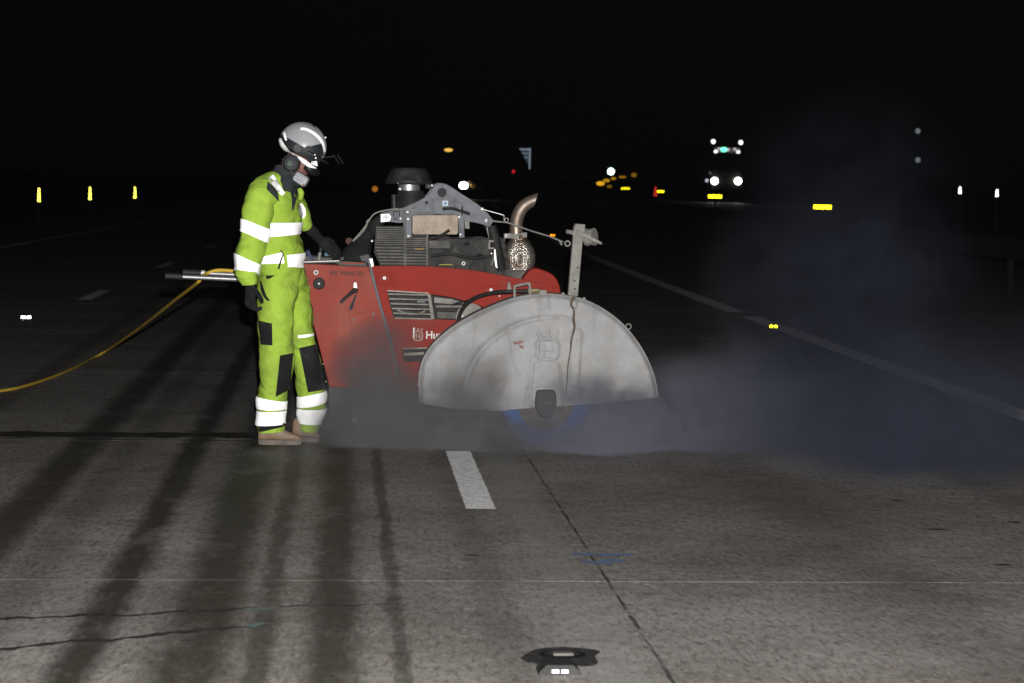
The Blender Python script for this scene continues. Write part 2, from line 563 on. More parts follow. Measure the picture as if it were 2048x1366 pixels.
MAT['slurry'] = surf('wet_slurry', (0.018, 0.016, 0.014), 0.6, dirt=(0.05, 0.045, 0.04), dscale=4, damt=0.6, k=1)
MAT['tar'] = surf('black_bitumen', (0.022, 0.021, 0.022), 0.6, dirt=(0.06, 0.055, 0.05), dscale=25, damt=0.6, bump=0.4, bscale=60)
MAT['bluepaint'] = surf('blue_spray_paint', (0.10, 0.18, 0.34), 0.8, dirt=(0.12, 0.115, 0.11), dscale=22, damt=0.9, dlo=0.42, dhi=0.6)
MAT['tealpaint'] = surf('teal_spray_paint', (0.10, 0.19, 0.165), 0.8, dirt=(0.10, 0.095, 0.09), dscale=40, damt=0.9, dlo=0.42, dhi=0.6)

# ground sheet to the horizon
g = MB().add([(-1500, -60, -0.16), (1500, -60, -0.16), (1500, 2500, -0.16), (-1500, 2500, -0.16)], [(0, 1, 2, 3)]).build('ground', MAT['verge'])
tag(g, kind='structure')

# carriageway bed following the bend
XL, XR = -10.2, 22.0
rd = MB()
ys = [-6 + 3 * i for i in range(120)]
vs, fs = [], []
for y in ys:
    for x in (XL, XR):
        vs.append((x + drift(y), y, -0.013)); vs.append((x + drift(y), y, -0.15))
for i in range(len(ys) - 1):
    a = i * 4; b2 = a + 4
    fs += [(a, a + 2, b2 + 2, b2), (a, b2, b2 + 1, a + 1), (a + 2, a + 3, b2 + 3, b2 + 2)]
rd.add(vs, fs)
road = rd.build('road', MAT['road'])
tag(road, kind='structure')

# concrete slabs with open joints
XJ = [-9.95, -6.3, -2.65, 1.0, 4.65, 8.3]
YJ = [3.85, 8.1, 12.35, 16.6, 20.85, 25.1, 29.35, 33.6]
slab_meshes = {}
for i in range(len(XJ) - 1):
    w = XJ[i + 1] - XJ[i] - 0.008
    for j in range(len(YJ) - 1):
        l = YJ[j + 1] - YJ[j] - 0.009
        if 'slab' not in slab_meshes:
            o = MB().box((-w / 2, -l / 2, -0.013), (w / 2, l / 2, 0.0)).build('concrete_slab', MAT['road'], road)
            bm = bmesh.new(); bm.from_mesh(o.data)
            bmesh.ops.bevel(bm, geom=[e for e in bm.edges if all(v.co.z > -0.001 for v in e.verts)], offset=0.0016, segments=1, affect='EDGES')
            bm.to_mesh(o.data); bm.free()
            slab_meshes['slab'] = o.data
        else:
            o = bpy.data.objects.new('concrete_slab', slab_meshes['slab'])
            COL.objects.link(o); o.parent = road
        o.location = ((XJ[i] + XJ[i + 1]) / 2, (YJ[j] + YJ[j + 1]) / 2, random.uniform(-0.0003, 0.0003))


def ribbon(path, widths, z, jitter=0.0):
    m = MB(); n = len(path)
    if not hasattr(widths, '__len__'): widths = [widths] * n
    vs, fs = [], []
    for i, p in enumerate(path):
        t = Vector(path[min(i + 1, n - 1)]) - Vector(path[max(i - 1, 0)]); t.z = 0; t.normalize()
        s = Vector((t.y, -t.x, 0))
        w0 = widths[i] / 2 * (1 + random.uniform(-jitter, jitter)); w1 = widths[i] / 2 * (1 + random.uniform(-jitter, jitter))
        vs.append((p[0] - s.x * w0, p[1] - s.y * w0, z)); vs.append((p[0] + s.x * w1, p[1] + s.y * w1, z))
    for i in range(n - 1):
        fs.append((2 * i, 2 * i + 1, 2 * i + 3, 2 * i + 2))
    return m.add(vs, fs)


# joint seals: a pale transverse one, dark ones elsewhere
for yj in YJ[:-1]:
    ribbon([(x * 0.1 - 9.8, yj, 0) for x in range(181)], 0.011 if yj == 8.1 else 0.013, 0.0008, 0.35).build('joint_seal', MAT['seal' if yj == 8.1 else 'tar'], road)
ribbon([(1.0 + random.uniform(-0.004, 0.004), 4 + 0.06 * k, 0) for k in range(480)], [0.010 + 0.007 * noise.noise(Vector((k * 0.13, 2, 7))) for k in range(480)], 0.0012, 0.4).build('joint_seal', MAT['joint'], road)
# fresh saw cut along the transverse joint, left behind the machine
ribbon([(-6 + 0.1 * k, 12.345 + 0.002 * math.sin(k), 0) for k in range(76)], 0.020, 0.004, 0.3).build('saw_cut', MAT['tar'], road)

ribbon([(-7.5 + 0.06 * k, 12.60 + 0.05 * noise.noise(Vector((k * 0.11, 3, 0))), 0) for k in range(118)], [0.24 + 0.10 * noise.noise(Vector((k * 0.3, 1, 5))) for k in range(118)], 0.0025, 0.12).build('slurry_strip', MAT['slurry'], road)

# painted lines
def wornstripe(x, y0, y1, w, n=60, jit=0.12):
    path = [(x + drift(y0 + (y1 - y0) * i / n), y0 + (y1 - y0) * i / n, 0) for i in range(n + 1)]
    return ribbon(path, w, 0.005, jit)


for y0 in [9.85 + 9 * k for k in range(0, 14)]:
    wornstripe(0.63, y0, y0 + 2.1, 0.135, 220, 0.075).build('lane_marking', MAT['line'], road)
for y0 in [25.8 - 9 + 9 * k for k in range(0, 14)]:
    wornstripe(-3.1, y0, y0 + 2.1, 0.15, 60, 0.05).build('lane_marking', MAT['edge'], road)
wornstripe(-6.9, 15, 260, 0.20, 300, 0.12).build('edge_line', MAT['edge'], road)
wornstripe(4.45, 6, 24.2, 0.22, 200, 0.10).build('edge_line', MAT['edge'], road)
wornstripe(4.43, 25.0, 260, 0.22, 300, 0.10).build('edge_line', MAT['edge'], road)


# cracks in the near slabs
def crack(p0, p1, w, amp):
    n = 70
    path, ws = [], []
    for i in range(n + 1):
        t = i / n
        p = Vector(p0).lerp(Vector(p1), t)
        p.y += amp * noise.noise(Vector((p.x * 5, p0[1] * 3, 0))) + amp * 0.5 * noise.noise(Vector((p.x * 17, p0[1] * 7, 2)))
        path.append(p)
        ws.append(w * (0.35 + 0.9 * abs(noise.noise(Vector((p.x * 9, p0[1], 5)))) * 1.6) * (1 if t < 0.85 else (1 - t) / 0.15 + 0.05))
    return ribbon(path, ws, 0.0035, 0.3)


for a, b3, w in (((-60, 1243), (520, 1218), 0.055), ((560, 1216), (806, 1210), 0.016), ((-60, 1305), (500, 1256), 0.055)):
    crack(ground(*a), ground(*b3), w, 0.05).build('crack', MAT['tar'], road)
for a, b3 in (((1850, 1059), (1905, 1061)), ((1985, 1130), (2025, 1132)), ((1780, 1002), (1810, 1004)), ((2015, 1044), (2045, 1047)), ((930, 1112), (958, 1112))):
    p, q = ground(*a), ground(*b3)
    m = MB(); n = 14; c0 = (p + q) / 2; L = (q - p).length / 2
    m.add([(c0.x + L * math.cos(2 * math.pi * k / n) * random.uniform(.7, 1.1), c0.y + 0.022 * math.sin(2 * math.pi * k / n) * random.uniform(.5, 1.2), 0.0035) for k in range(n)], [tuple(range(n))])
    m.build('surface_pock', MAT['tar'], road)


# spray marks
def blot(poly, mat, nm):
    MB().add([ground(x, y, 0.0045) for x, y in poly], [tuple(range(len(poly)))]).build(nm, mat, road)


blot([(1145, 1105), (1200, 1107), (1268, 1106), (1266, 1111), (1205, 1112), (1150, 1110)], MAT['bluepaint'], 'spray_mark')
blot([(1158, 1119), (1195, 1122), (1218, 1116), (1255, 1120), (1238, 1126), (1222, 1124), (1224, 1134), (1212, 1126), (1196, 1129), (1170, 1126)], MAT['bluepaint'], 'spray_mark')
blot([(488, 1217), (548, 1215), (550, 1219), (492, 1221)], MAT['tealpaint'], 'spray_mark')
blot([(490, 1250), (528, 1243), (532, 1247), (510, 1254)], MAT['tealpaint'], 'spray_mark')

# ------------------------------------------------------------------ reflectors
RET_Y = retro('amber_reflector_prisms', (1.0, 0.93, 0.22))
RET_W = retro('white_reflector_prisms', (0.97, 1.0, 0.98))
RET_LY = retro('yellow_reflector_prisms', (1.0, 0.95, 0.45))
RET_O = retro('orange_reflector_prisms', (1.0, 0.62, 0.22))
_A = Vector((1, -1, 0)).normalized(); _N = Vector((1, 1, 1)).normalized(); _B = _N.cross(_A)
# frame: cube diagonal (1,1,1) -> -Y (towards traffic), A -> X, B -> Z
ROTC = Matrix((tuple(_A), tuple(-_N), tuple(_B)))


def prisms(w, h, cell, taper=0.0):
    """Field of moulded corner cubes w x h facing -Y, centred on the origin."""
    m = MB()
    nmax = int(max(w, h) / cell) + 3
    for i in range(-nmax, nmax + 1):
        for j in range(-nmax, nmax + 1):
            k = -i - j
            p = Vector((i, j, k)) * cell
            q = ROTC @ (p + Vector((1, 1, 1)) * cell * 0.5)
            half = w / 2 * (1 - taper * (q.z / h + 0.5))
            if abs(q.x) > half or abs(q.z) > h / 2:
                continue
            e = [Vector((cell, 0, 0)), Vector((0, cell, 0)), Vector((0, 0, cell))]
            for a, b4 in ((0, 1), (1, 2), (2, 0)):
                m.add([ROTC @ v for v in (p, p + e[a], p + e[a] + e[b4], p + e[b4])], [(0, 1, 2, 3)])
    return m


def place_copy(tree, loc, rz=0.0, first=False):
    o = tree if first else copy_tree(tree)
    o.location = loc
    o.rotation_euler = (0, 0, rz)
    return o


# raised road studs
def make_stud(w, ret, name, rh=0.017, cell=0.0025):
    root = empty(name, (0, 0, 0))
    hw = max(0.068, w * 0.62)
    b5 = MB().prism([(-hw, -0.05, -0.004), (hw, -0.05, -0.004), (hw * 0.88, -0.05, 0.012), (hw * 0.6, -0.05, 0.03), (-hw * 0.6, -0.05, 0.03), (-hw * 0.88, -0.05, 0.012)], 0.10)
    b5.build('housing', MAT['rubber'], root, bevel=0.003)
    for sx in (-1, 1):
        pr = prisms(w * 0.40, rh, cell)
        for v in pr.v:
            v.x += sx * w * 0.275; v.y -= 0.056; v.z += 0.006 + rh / 2
        pr.build('reflector', ret, root)
    return root


s_first = make_stud(0.052, RET_W, 'road_stud', 0.012)
p = ground(1120, 1350)
place_copy(s_first, (p.x, p.y + 0.05, 0.0), first=True)
tag(s_first, 'black road stud with two shining white reflectors in front of the worn socket', 'road stud', 'reflective road studs')
for (px, py), w, rh, ret, lb in (((52, 638), 0.10, 0.030, RET_W, 'road stud shining white by itself on the dark lane beyond the yellow hose'),
                                 ((1547, 656), 0.085, 0.030, RET_Y, 'road stud shining yellow beside the solid white edge line in the dust'),
                                 ((1105, 473), 0.12, 0.05, RET_O, 'distant amber road stud low between the exhaust pipe and the guard post')):
    p = ground(px, py)
    o = make_stud(w, ret, 'road_stud', rh, 0.0045)
    place_copy(o, (p.x, p.y, 0), -math.atan2(p.x, p.y), first=True)
    tag(o, lb, 'road stud', 'reflective road studs')

# empty stud socket: bitumen patch with a broken hollow
soc = empty('stud_socket', ground(1120, 1314))
poly = [(1040, 1316), (1062, 1302), (1085, 1296), (1125, 1294), (1165, 1296), (1200, 1302), (1190, 1312), (1196, 1325), (1180, 1332), (1140, 1331), (1095, 1332), (1070, 1326), (1055, 1324)]
MB().add([ground(x, y, 0.004) for x, y in smoothpoly(poly + poly[:1], 3)[:-1]], [tuple(range(len(poly) * 3))]).build('bitumen_patch', MAT['tar'], soc)
c0 = ground(1125, 1313)
MB().ringprism([(c0.x + 0.075 * math.cos(t) , c0.y + 0.06 * math.sin(t), 0.008) for t in [k * math.pi / 12 for k in range(24)]],
               [(c0.x + 0.058 * math.cos(t), c0.y + 0.045 * math.sin(t), 0.011) for t in [k * math.pi / 12 for k in range(24)]], 0.0).build('broken_rim', MAT['rubber'], soc)
m = MB().box((c0.x - 0.03, c0.y - 0.012, 0.004), (c0.x + 0.035, c0.y + 0.016, 0.012)); m.build('stub', MAT['grille'], soc, bevel=0.003)
tag(soc, 'empty worn stud socket in a dark oval bitumen patch on the near concrete', 'stud socket')


# tapered marker posts on the left verge
def make_post(h, ret, rw, rh):
    root = empty('marker_post', (0, 0, 0))
    MB().tube([(0, 0, -0.15), (0, 0, h * 0.5), (0, 0, h)], [0.075, 0.065, 0.04], 12).build('post', MAT['fabric_black'], root, smooth=True)
    pr = prisms(rw, rh, 0.011, 0.45)
    for v in pr.v:
        v.y -= 0.095; v.z += h - rh / 2 - 0.02
    pr.build('reflector', ret, root)
    MB().tube([(0, 0, h), (0, 0, h + 0.03)], [0.04, 0.02], 12).build('cap', MAT['fabric_black'], root, smooth=True)
    return root


mp0 = make_post(1.02, RET_LY, 0.085, 0.36)
labs = ['first yellow-reflector marker post from the dark edge, beyond the yellow hose', 'middle one of the three marker posts with tall yellow reflectors', 'palest of the three yellow-reflector marker posts, nearest the worker']
for i, ((px, py), d) in enumerate((((78, 392), 59), ((180, 389), 63), ((270, 387), 69))):
    c0 = at(px, py, d)
    o = place_copy(mp0, (c0.x, c0.y, c0.z - 0.79), -math.atan2(c0.x, c0.y), first=(i == 0))
    tag(o, labs[i], 'marker post', 'marker posts on the verge')
wp0 = make_post(1.42, RET_W, 0.095, 0.21)
for i, ((px, py), d) in enumerate((((1920, 381), 62), ((1994, 387), 60))):
    c0 = at(px, py, d)
    o = place_copy(wp0, (c0.x, c0.y, c0.z - 1.285), -math.atan2(c0.x, c0.y), first=(i == 0))
    tag(o, ['marker post with white reflector, the one nearer the truck lights', 'marker post with white reflector at the outer edge beyond the dust'][i], 'marker post', 'white reflector posts')

# ------------------------------------------------------------------ safety barrier beyond the edge line
BX = 9.05
MAT['barrier'] = surf('grimy_barrier_steel', (0.010, 0.010, 0.010), 0.9, dirt=(0.03, 0.029, 0.026), dscale=1.5, damt=0.6)
bar = empty('safety_barrier', (BX, 22, 0))
ysb = [18 + 2.0 * i for i in range(60)]


def bpos(y, off=0.0):
    return BX + drift(y) + off


prof = [(0.0, 0.50), (-0.05, 0.53), (-0.05, 0.58), (0.0, 0.62), (0.0, 0.67), (-0.05, 0.71), (-0.05, 0.76), (0.0, 0.79)]
for seg in range(0, 58, 4):
    m = MB(); vs = []; fs = []
    sub = ysb[seg:seg + 5]
    for y in sub:
        for dx, z in prof:
            vs.append((bpos(y, dx), y + (0.004 if y == sub[0] else 0), z))
        for dx, z in prof:
            vs.append((bpos(y, dx + 0.006), y + (0.004 if y == sub[0] else 0), z))
    n = len(prof) * 2
    for i in range(len(sub) - 1):
        for k in range(len(prof) - 1):
            a = i * n + k
            fs.append((a, a + 1, a + n + 1, a + n))
            a += len(prof)
            fs.append((a, a + n, a + n + 1, a + 1))
    m.add(vs, fs).build('rail', MAT['barrier'], bar, smooth='all')
for i in range(0, 48, 2):
    y = ysb[i]
    m = MB().box((bpos(y) + 0.01, y - 0.05, -0.2), (bpos(y) + 0.09, y + 0.05, 0.72))
    m.build('barrier_post', MAT['barrier'], bar, bevel=0.004)
tag(bar, 'dim galvanised steel safety barrier running away beyond the edge line', 'safety barrier')


# amber reflector plates, on stalks behind the barrier
def make_plate(w):
    root = empty('reflector_plate', (0, 0, 0))
    MB().box((-0.02, 0.012, -1.2), (0.02, 0.04, 0.05)).build('stalk', MAT['fabric_black'], root)
    MB().box((-w / 2 - 0.01, 0.006, -0.05), (w / 2 + 0.01, 0.014, 0.05)).build('backing', MAT['fabric_black'], root)
    pr = prisms(w, 0.085, 0.011)
    for v in pr.v: v.y -= 0.012
    pr.build('reflector', RET_Y, root)
    return root


plates = [((1645, 414), 45, 1.0, 'widest bar of yellow reflector, standing past the truck toward the dust'),
          ((1430, 393), 59, 1.0, 'wide yellow reflector bar right under the truck headlights'),
          ((1321, 383), 84, 0.75, 'small yellow reflector bar touching the red cone'),
          ((1251, 377), 96, 1.05, 'yellow reflector bar between the red cone and the amber row')]
for i, ((px, py), d, sc, lb) in enumerate(plates):
    c0 = at(px, py, d)
    pl0 = make_plate(0.36 * sc)
    o = place_copy(pl0, c0, -math.atan2(c0.x, c0.y), first=True)
    tag(o, lb, 'reflector', 'yellow reflector bars along the barrier')

# red cone, its brightness put in as weak emission
c0 = at(1311, 382, 85)
cone = empty('traffic_cone', (c0.x, c0.y, c0.z - 0.38))
base = cone.location.copy()
MB().lathe(base, (0, 0, 1), [(0.18, 0.075), (0.25, 0.07), (0.50, 0.035), (0.56, 0.02)], 16).build('body', glow('red_cone_emission', (0.9, 0.05, 0.03), 0.45), cone, smooth=True)
MB().box((base.x - 0.1, base.y - 0.1, base.z + 0.10), (base.x + 0.1, base.y + 0.1, base.z + 0.18)).build('foot', MAT['rubber'], cone)
tag(cone, 'small red cone with added glow close beside a short yellow reflector bar', 'traffic cone')

# ------------------------------------------------------------------ distant lamps
def lamp_on_post(name, px, py, d, w, h, col, stren, lab, cat, group=None, sides=True):
    c0 = at(px, py, d)
    gz = -0.1
    root = empty(name, (c0.x, c0.y, gz))
    MB().tube([(c0.x, c0.y + 0.05, gz), (c0.x, c0.y + 0.05, c0.z - h * 0.4)], [0.06, 0.04], 8).build('post', MAT['fabric_black'], root, smooth=True)
    k = MB().box((c0.x - w * 0.6, c0.y + 0.03, c0.z - h * 0.65), (c0.x + w * 0.6, c0.y + 0.2, c0.z + h * 0.65))
    k.build('housing', MAT['fabric_black'], root, bevel=0.02)
    n = 18
    MB().prism([(c0.x + w / 2 * math.cos(2 * math.pi * q / n), c0.y - 0.02, c0.z + h / 2 * math.sin(2 * math.pi * q / n)) for q in range(n)], 0.06, 0.01).build('lens', glow(name + '_light', col, stren), root)
    tag(root, lab, cat, group)
    return root


def s(d, px): return px * d / FPX


lamp_on_post('street_lamp', 897, 300, 260, s(260, 17), s(260, 7), (1.0, 0.55, 0.10), 1.0, 'far amber street lamp hanging highest above the air cleaner', 'street lamp')
lamp_on_post('floodlight', 1222, 343, 170, s(170, 14), s(170, 14), (0.75, 1.0, 0.90), 5.0, 'single round white floodlight above the amber row', 'floodlight')
lamp_on_post('warning_lamp', 750, 378, 90, s(90, 12), s(90, 12), (1.0, 0.33, 0.02), 0.28, 'dim round orange warning lamp between the helmet and the air cleaner', 'warning lamp')
lamp_on_post('warning_lamp', 1027, 343, 180, s(180, 6), s(180, 7), (1.0, 0.02, 0.03), 0.6, 'tiny red warning lamp under the pale sign', 'warning lamp')
ar = [(1201, 367, 17, 9, 0.75), (1213, 361, 14, 7, 0.4), (1227, 357, 11, 6, 0.30), (1245, 354, 16, 5, 0.22), (1268, 350, 12, 9, 0.16), (1219, 373, 11, 6, 0.14)]
al = ['brightest amber lamp at the low end of the amber row', 'second amber lamp up from the low end of the amber row', 'amber lamp in the row straight below the white floodlight', 'faint amber lamp just past the white floodlight', 'faintest amber lamp at the far end of the row', 'dull orange lamp just below the amber row']
for (px, py, w, h, st), lb in zip(ar, al):
    lamp_on_post('amber_lamp', px, py, 150, s(150, w), s(150, h), (1.0, 0.50, 0.02), st, lb, 'lamp', 'row of amber lamps')
# tall pole carrying two dim lamps
c1, c2 = at(1836, 262, 95), at(1836, 320, 95)
pole = empty('lamp_pole', (c1.x, c1.y, -0.1))
MB().tube([(c1.x, c1.y + 0.1, -0.1), (c1.x, c1.y + 0.1, c1.z + 0.1)], [0.06, 0.05], 8).build('pole', MAT['fabric_black'], pole, smooth=True)
for q in (c1, c2):
    MB().lathe((q.x, q.y - 0.03, q.z), (0, 1, 0), [(0, 0.10), (0.05, 0.12), (0.1, 0.06)], 14).build('lamp', glow('dim_white_lamp', (0.7, 0.75, 0.85), 0.16), pole, smooth=True)
tag(pole, 'dark tall pole with two dim white lamps one above the other', 'lamp pole')

# direction sign cut to its lit corner, the light put in as emission
c0 = at(1052, 315, 200)
sg = empty('road_sign', (c0.x, c0.y, -0.1))
Ysg = 200
blue = glow('sign_blue_emission', (0.16, 0.25, 0.36), 0.14); whit = glow('sign_white_emission', (0.62, 0.74, 0.86), 0.26)
MB().prism(pts([(1040, 298), (1061, 297), (1060, 336)], Ysg), 0.12).build('panel', blue, sg)
MB().prism(pts([(1038, 297), (1062, 296.5), (1061.5, 300), (1041, 300)], Ysg - 0.05), 0.04).build('border', whit, sg)
MB().prism(pts([(1058.5, 300), (1061.5, 300), (1060.5, 338), (1057.5, 338)], Ysg - 0.05), 0.04).build('border', whit, sg)
MB().prism(pts([(1044, 306), (1056, 306), (1056, 307.5), (1045, 307.5)], Ysg - 0.05), 0.03).build('legend_bar', whit, sg)
MB().prism(pts([(1048, 314), (1056, 314), (1056, 315.5), (1049, 315.5)], Ysg - 0.05), 0.03).build('legend_bar', whit, sg)
MB().tube([(c0.x + 0.2, Ysg + 0.3, -0.1), (c0.x + 0.2, Ysg + 0.3, c0.z + 0.6)], 0.09, 8).build('post', MAT['fabric_black'], sg)
tag(sg, 'pale blue corner of a distant road sign with added glow above the exhaust', 'road sign')

# ------------------------------------------------------------------ vehicles facing the camera
DARKV = surf('dark_vehicle_paint', (0.006, 0.007, 0.008), 0.6)
GLASSV = surf('dark_windscreen', (0.01, 0.01, 0.012), 0.1)
HEAD = glow('headlight_glow', (1.0, 1.0, 0.86), 14)
MARK = glow('marker_glow', (0.9, 0.95, 1.0), 1.6)
MARK2 = glow('marker_dim', (0.75, 0.70, 0.85), 0.6)
GREENB = glow('green_beacon_glow', (0.15, 1.0, 0.55), 2.0)


def disc(m, c0, r, r2=None):
    n = 20; r2 = r2 or r
    m.prism([(c0.x + r * math.cos(2 * math.pi * q / n), c0.y, c0.z + r2 * math.sin(2 * math.pi * q / n)) for q in range(n)], 0.08, 0.02)
    return m


def truck():
    d = 160.0
    c0 = at(1453, 362, d)
    y = c0.y; gz = c0.z - 1.05; cx = c0.x
    root = empty('truck', (cx, y + 3, gz))
    m = MB().prism([(cx - 1.2, y, gz + 0.45), (cx + 1.2, y, gz + 0.45), (cx + 1.22, y, gz + 2.2), (cx + 1.15, y, gz + 3.1), (cx - 1.15, y, gz + 3.1), (cx - 1.22, y, gz + 2.2)], 2.1)
    m.build('cab', DARKV, root, bevel=0.12, bseg=3)
    MB().box((cx - 1.25, y + 2.3, gz + 1.0), (cx + 1.25, y + 8.5, gz + 3.3)).build('load_body', DARKV, root, bevel=0.05)
    MB().prism([(cx - 1.05, y - 0.02, gz + 1.75), (cx + 1.05, y - 0.02, gz + 1.75), (cx + 0.98, y - 0.02, gz + 2.75), (cx - 0.98, y - 0.02, gz + 2.75)], 0.05).build('windscreen', GLASSV, root)
    MB().box((cx - 1.2, y - 0.12, gz + 0.4), (cx + 1.2, y + 0.1, gz + 0.8)).build('bumper', DARKV, root, bevel=0.05)
    for q in range(5):
        MB().box((cx - 0.7, y - 0.03, gz + 0.95 + q * 0.13), (cx + 0.7, y + 0.02, gz + 1.02 + q * 0.13)).build('grille_bar', MAT['black'], root)
    for sx in (-1.05, 1.05):
        for yy in (1.2, 6.8):
            w = MB().lathe((cx + sx - 0.15, y + yy, gz + 0.5), (1, 0, 0), [(0, 0.3), (0, 0.5), (0.3, 0.5), (0.3, 0.3)], 20).build('wheel', MAT['tyre'], root, smooth=True)
    for px in (1429.5, 1476.5):
        p = at(px, 362, d - 0.3); disc(MB(), p, 0.26, 0.25).build('headlight', HEAD, root)
    for px, py, r in ((1427, 283, 0.17), (1482, 285, 0.17)):
        p = at(px, py, d - 0.3)
        hl = disc(MB(), p, r).build('marker_lamp', MARK, root)
        MB().tube([(p.x, p.y + 0.1, gz + 3.0), (p.x, p.y + 0.1, p.z)], 0.03, 6).build('lamp_bracket', DARKV, root)
    p0, p1 = at(1430, 303, d - 0.2), at(1480, 303, d - 0.2)
    MB().box((p0.x, p0.y, p0.z - 0.05), (p1.x, p0.y + 0.3, p0.z + 0.3)).build('light_bar', glow('light_bar_dim', (0.45, 0.38, 0.32), 0.07), root, bevel=0.04)
    for px, py, r, mt in ((1432, 303, 0.15, MARK), (1477, 304, 0.15, MARK), (1448, 299, 0.24, GREENB), (1456, 299, 0.15, MARK2), (1470, 298, 0.12, MARK2), (1439, 297, 0.12, MARK2)):
        disc(MB(), at(px, py, d - 0.3), r, r * 0.75).build('beacon', mt, root)
    for px, py, r, mt in ((1414, 361, 0.13, MARK2), (1420, 346, 0.11, glow('mirror_lamp', (0.4, 0.4, 0.45), 0.1))):
        disc(MB(), at(px, py, d - 0.3), r).build('side_lamp', mt, root)
    tag(root, 'oncoming dark truck with two bright headlights and green roof beacon', 'truck')


truck()


def car():
    d = 150.0
    hl = at(927, 371, d)
    cx = hl.x + 0.55; y = hl.y; gz = hl.z - 0.68
    root = empty('car', (cx, y + 2, gz))
    prof = [(0.0, 0.35), (0.0, 0.75), (1.0, 0.98), (1.9, 1.48), (3.3, 1.48), (4.2, 1.0), (4.4, 0.4)]
    m = MB(); n = len(prof)
    vs = [(cx - 0.85, y + a, gz + b6) for a, b6 in prof] + [(cx + 0.85, y + a, gz + b6) for a, b6 in prof]
    m.add(vs, [tuple(range(n)), tuple(range(2 * n - 1, n - 1, -1))] + [(i, (i + 1) % n, n + (i + 1) % n, n + i) for i in range(n)])
    m.build('body', DARKV, root, bevel=0.08, bseg=3)
    MB().add([(cx - 0.7, y + 1.08, gz + 1.04), (cx + 0.7, y + 1.08, gz + 1.04), (cx + 0.62, y + 1.84, gz + 1.47), (cx - 0.62, y + 1.84, gz + 1.47)], [(0, 1, 2, 3)]).build('windscreen', GLASSV, root)
    for sx in (-0.86, 0.7):
        for yy in (0.9, 3.5):
            MB().lathe((cx + sx, y + yy, gz + 0.31), (1, 0, 0), [(0, 0.2), (0, 0.31), (0.18, 0.31), (0.18, 0.2)], 18).build('wheel', MAT['tyre'], root, smooth=True)
    disc(MB(), hl + Vector((0, -0.12, 0)), 0.31, 0.24).build('headlight', HEAD, root)
    disc(MB(), at(940, 365, d - 0.2), 0.12).build('headlight', glow('dim_side_light', (0.4, 0.3, 0.2), 0.10), root)
    disc(MB(), at(946, 372, d - 0.2), 0.16).build('indicator', glow('dim_indicator', (0.8, 0.45, 0.1), 0.05), root)
    tag(root, 'dark car with one bright headlight just above the silver bracket', 'car')


car()

# ------------------------------------------------------------------ THE FLOOR SAW
YP = 12.54            # near side of the red body
YB = 13.16            # far side
saw = empty('floor_saw', (0.55, 12.8, 0.0))


def bolt(px, py, Y, r, mat='bright', parent=None, name='bolt'):
    c0 = at(px, py, Y)
    rr = r * 0.9 * mpx(Y)
    m = MB()
    m.lathe(c0 + Vector((0, 0.004, 0)), (0, -1, 0), [(0, rr), (0.006, rr), (0.009, rr * 0.72)], 14)
    o = m.build(name, MAT[mat], parent or saw, smooth=True)
    if r > 2.3 and (parent is None):
        n = 6
        MB().prism([(c0.x + rr * 0.4 * math.cos(math.pi / 3 * k), c0.y - 0.007, c0.z + rr * 0.4 * math.sin(math.pi / 3 * k)) for k in range(n)], 0.003).build('bolt_socket', MAT['rubber'], o)
    return o


# chassis and far side panel so the body has depth
bz = at(720, 775, YP).z
MB().box((at(655, 775, YP).x, YP + 0.03, 0.12), (at(1105, 600, YP).x, YB - 0.03, bz + 0.10)).build('chassis', MAT['black'], saw, bevel=0.01)
for X, Yw, r in ((0.12, 12.60, 0.10), (0.12, 13.05, 0.10), (1.08, 12.60, 0.12), (1.08, 13.05, 0.12)):
    w = MB().lathe((X, Yw, r), (0, 1, 0), [(0, r * 0.7), (0, r), (0.07, r), (0.07, r * 0.7)], 24).build('wheel', MAT['tyre'], saw, smooth=True)
    MB().lathe((X, Yw - 0.004, r), (0, 1, 0), [(0, r * 0.62), (0.078, r * 0.62)], 18).build('rim', MAT['steel'], w, smooth=True)

# rear side panel
rear = [(606, 527), (737, 533), (757, 599), (781, 687), (794, 741), (803, 782), (659, 774), (645, 720), (630, 662), (618, 614), (605, 557)]
rp = MB().prism(pts(rear, YP), 0.05).build('rear_panel', MAT['red'], saw, bevel=0.008, bseg=3)
MB().prism([p + Vector((0.01, 0.05, 0)) for p in pts(rear, YP)], YB - YP - 0.07).build('rear_body', MAT['red'], saw)
MB().prism([p + Vector((0, YB - YP, 0)) for p in pts(rear, YP)], 0.03).build('far_panel', MAT['red'], saw, bevel=0.006)
# raised cover on the rear panel
MB().prism(pts([(697, 631), (753, 619), (790, 768), (725, 770), (709, 700)], YP - 0.004), 0.01, 0.002).build('service_cover', MAT['red'], saw, bevel=0.002)
# black cap along its top
MB().prism(pts([(606, 523), (680, 521), (732, 524), (737, 533.5), (680, 532), (672, 527), (606, 528)], YP - 0.012), YB - YP + 0.01).build('top_cap', MAT['black'], saw, bevel=0.004)
MB().tube(pts([(607, 524), (678, 521.5)], YP - 0.016), 0.0035, 8).build('cap_edge', MAT['bright'], saw, smooth=True)
MB().prism(pts([(684, 525), (728, 525), (730, 528), (686, 528)], YP - 0.018), 0.01).build('cap_stripe', MAT['red'], saw)
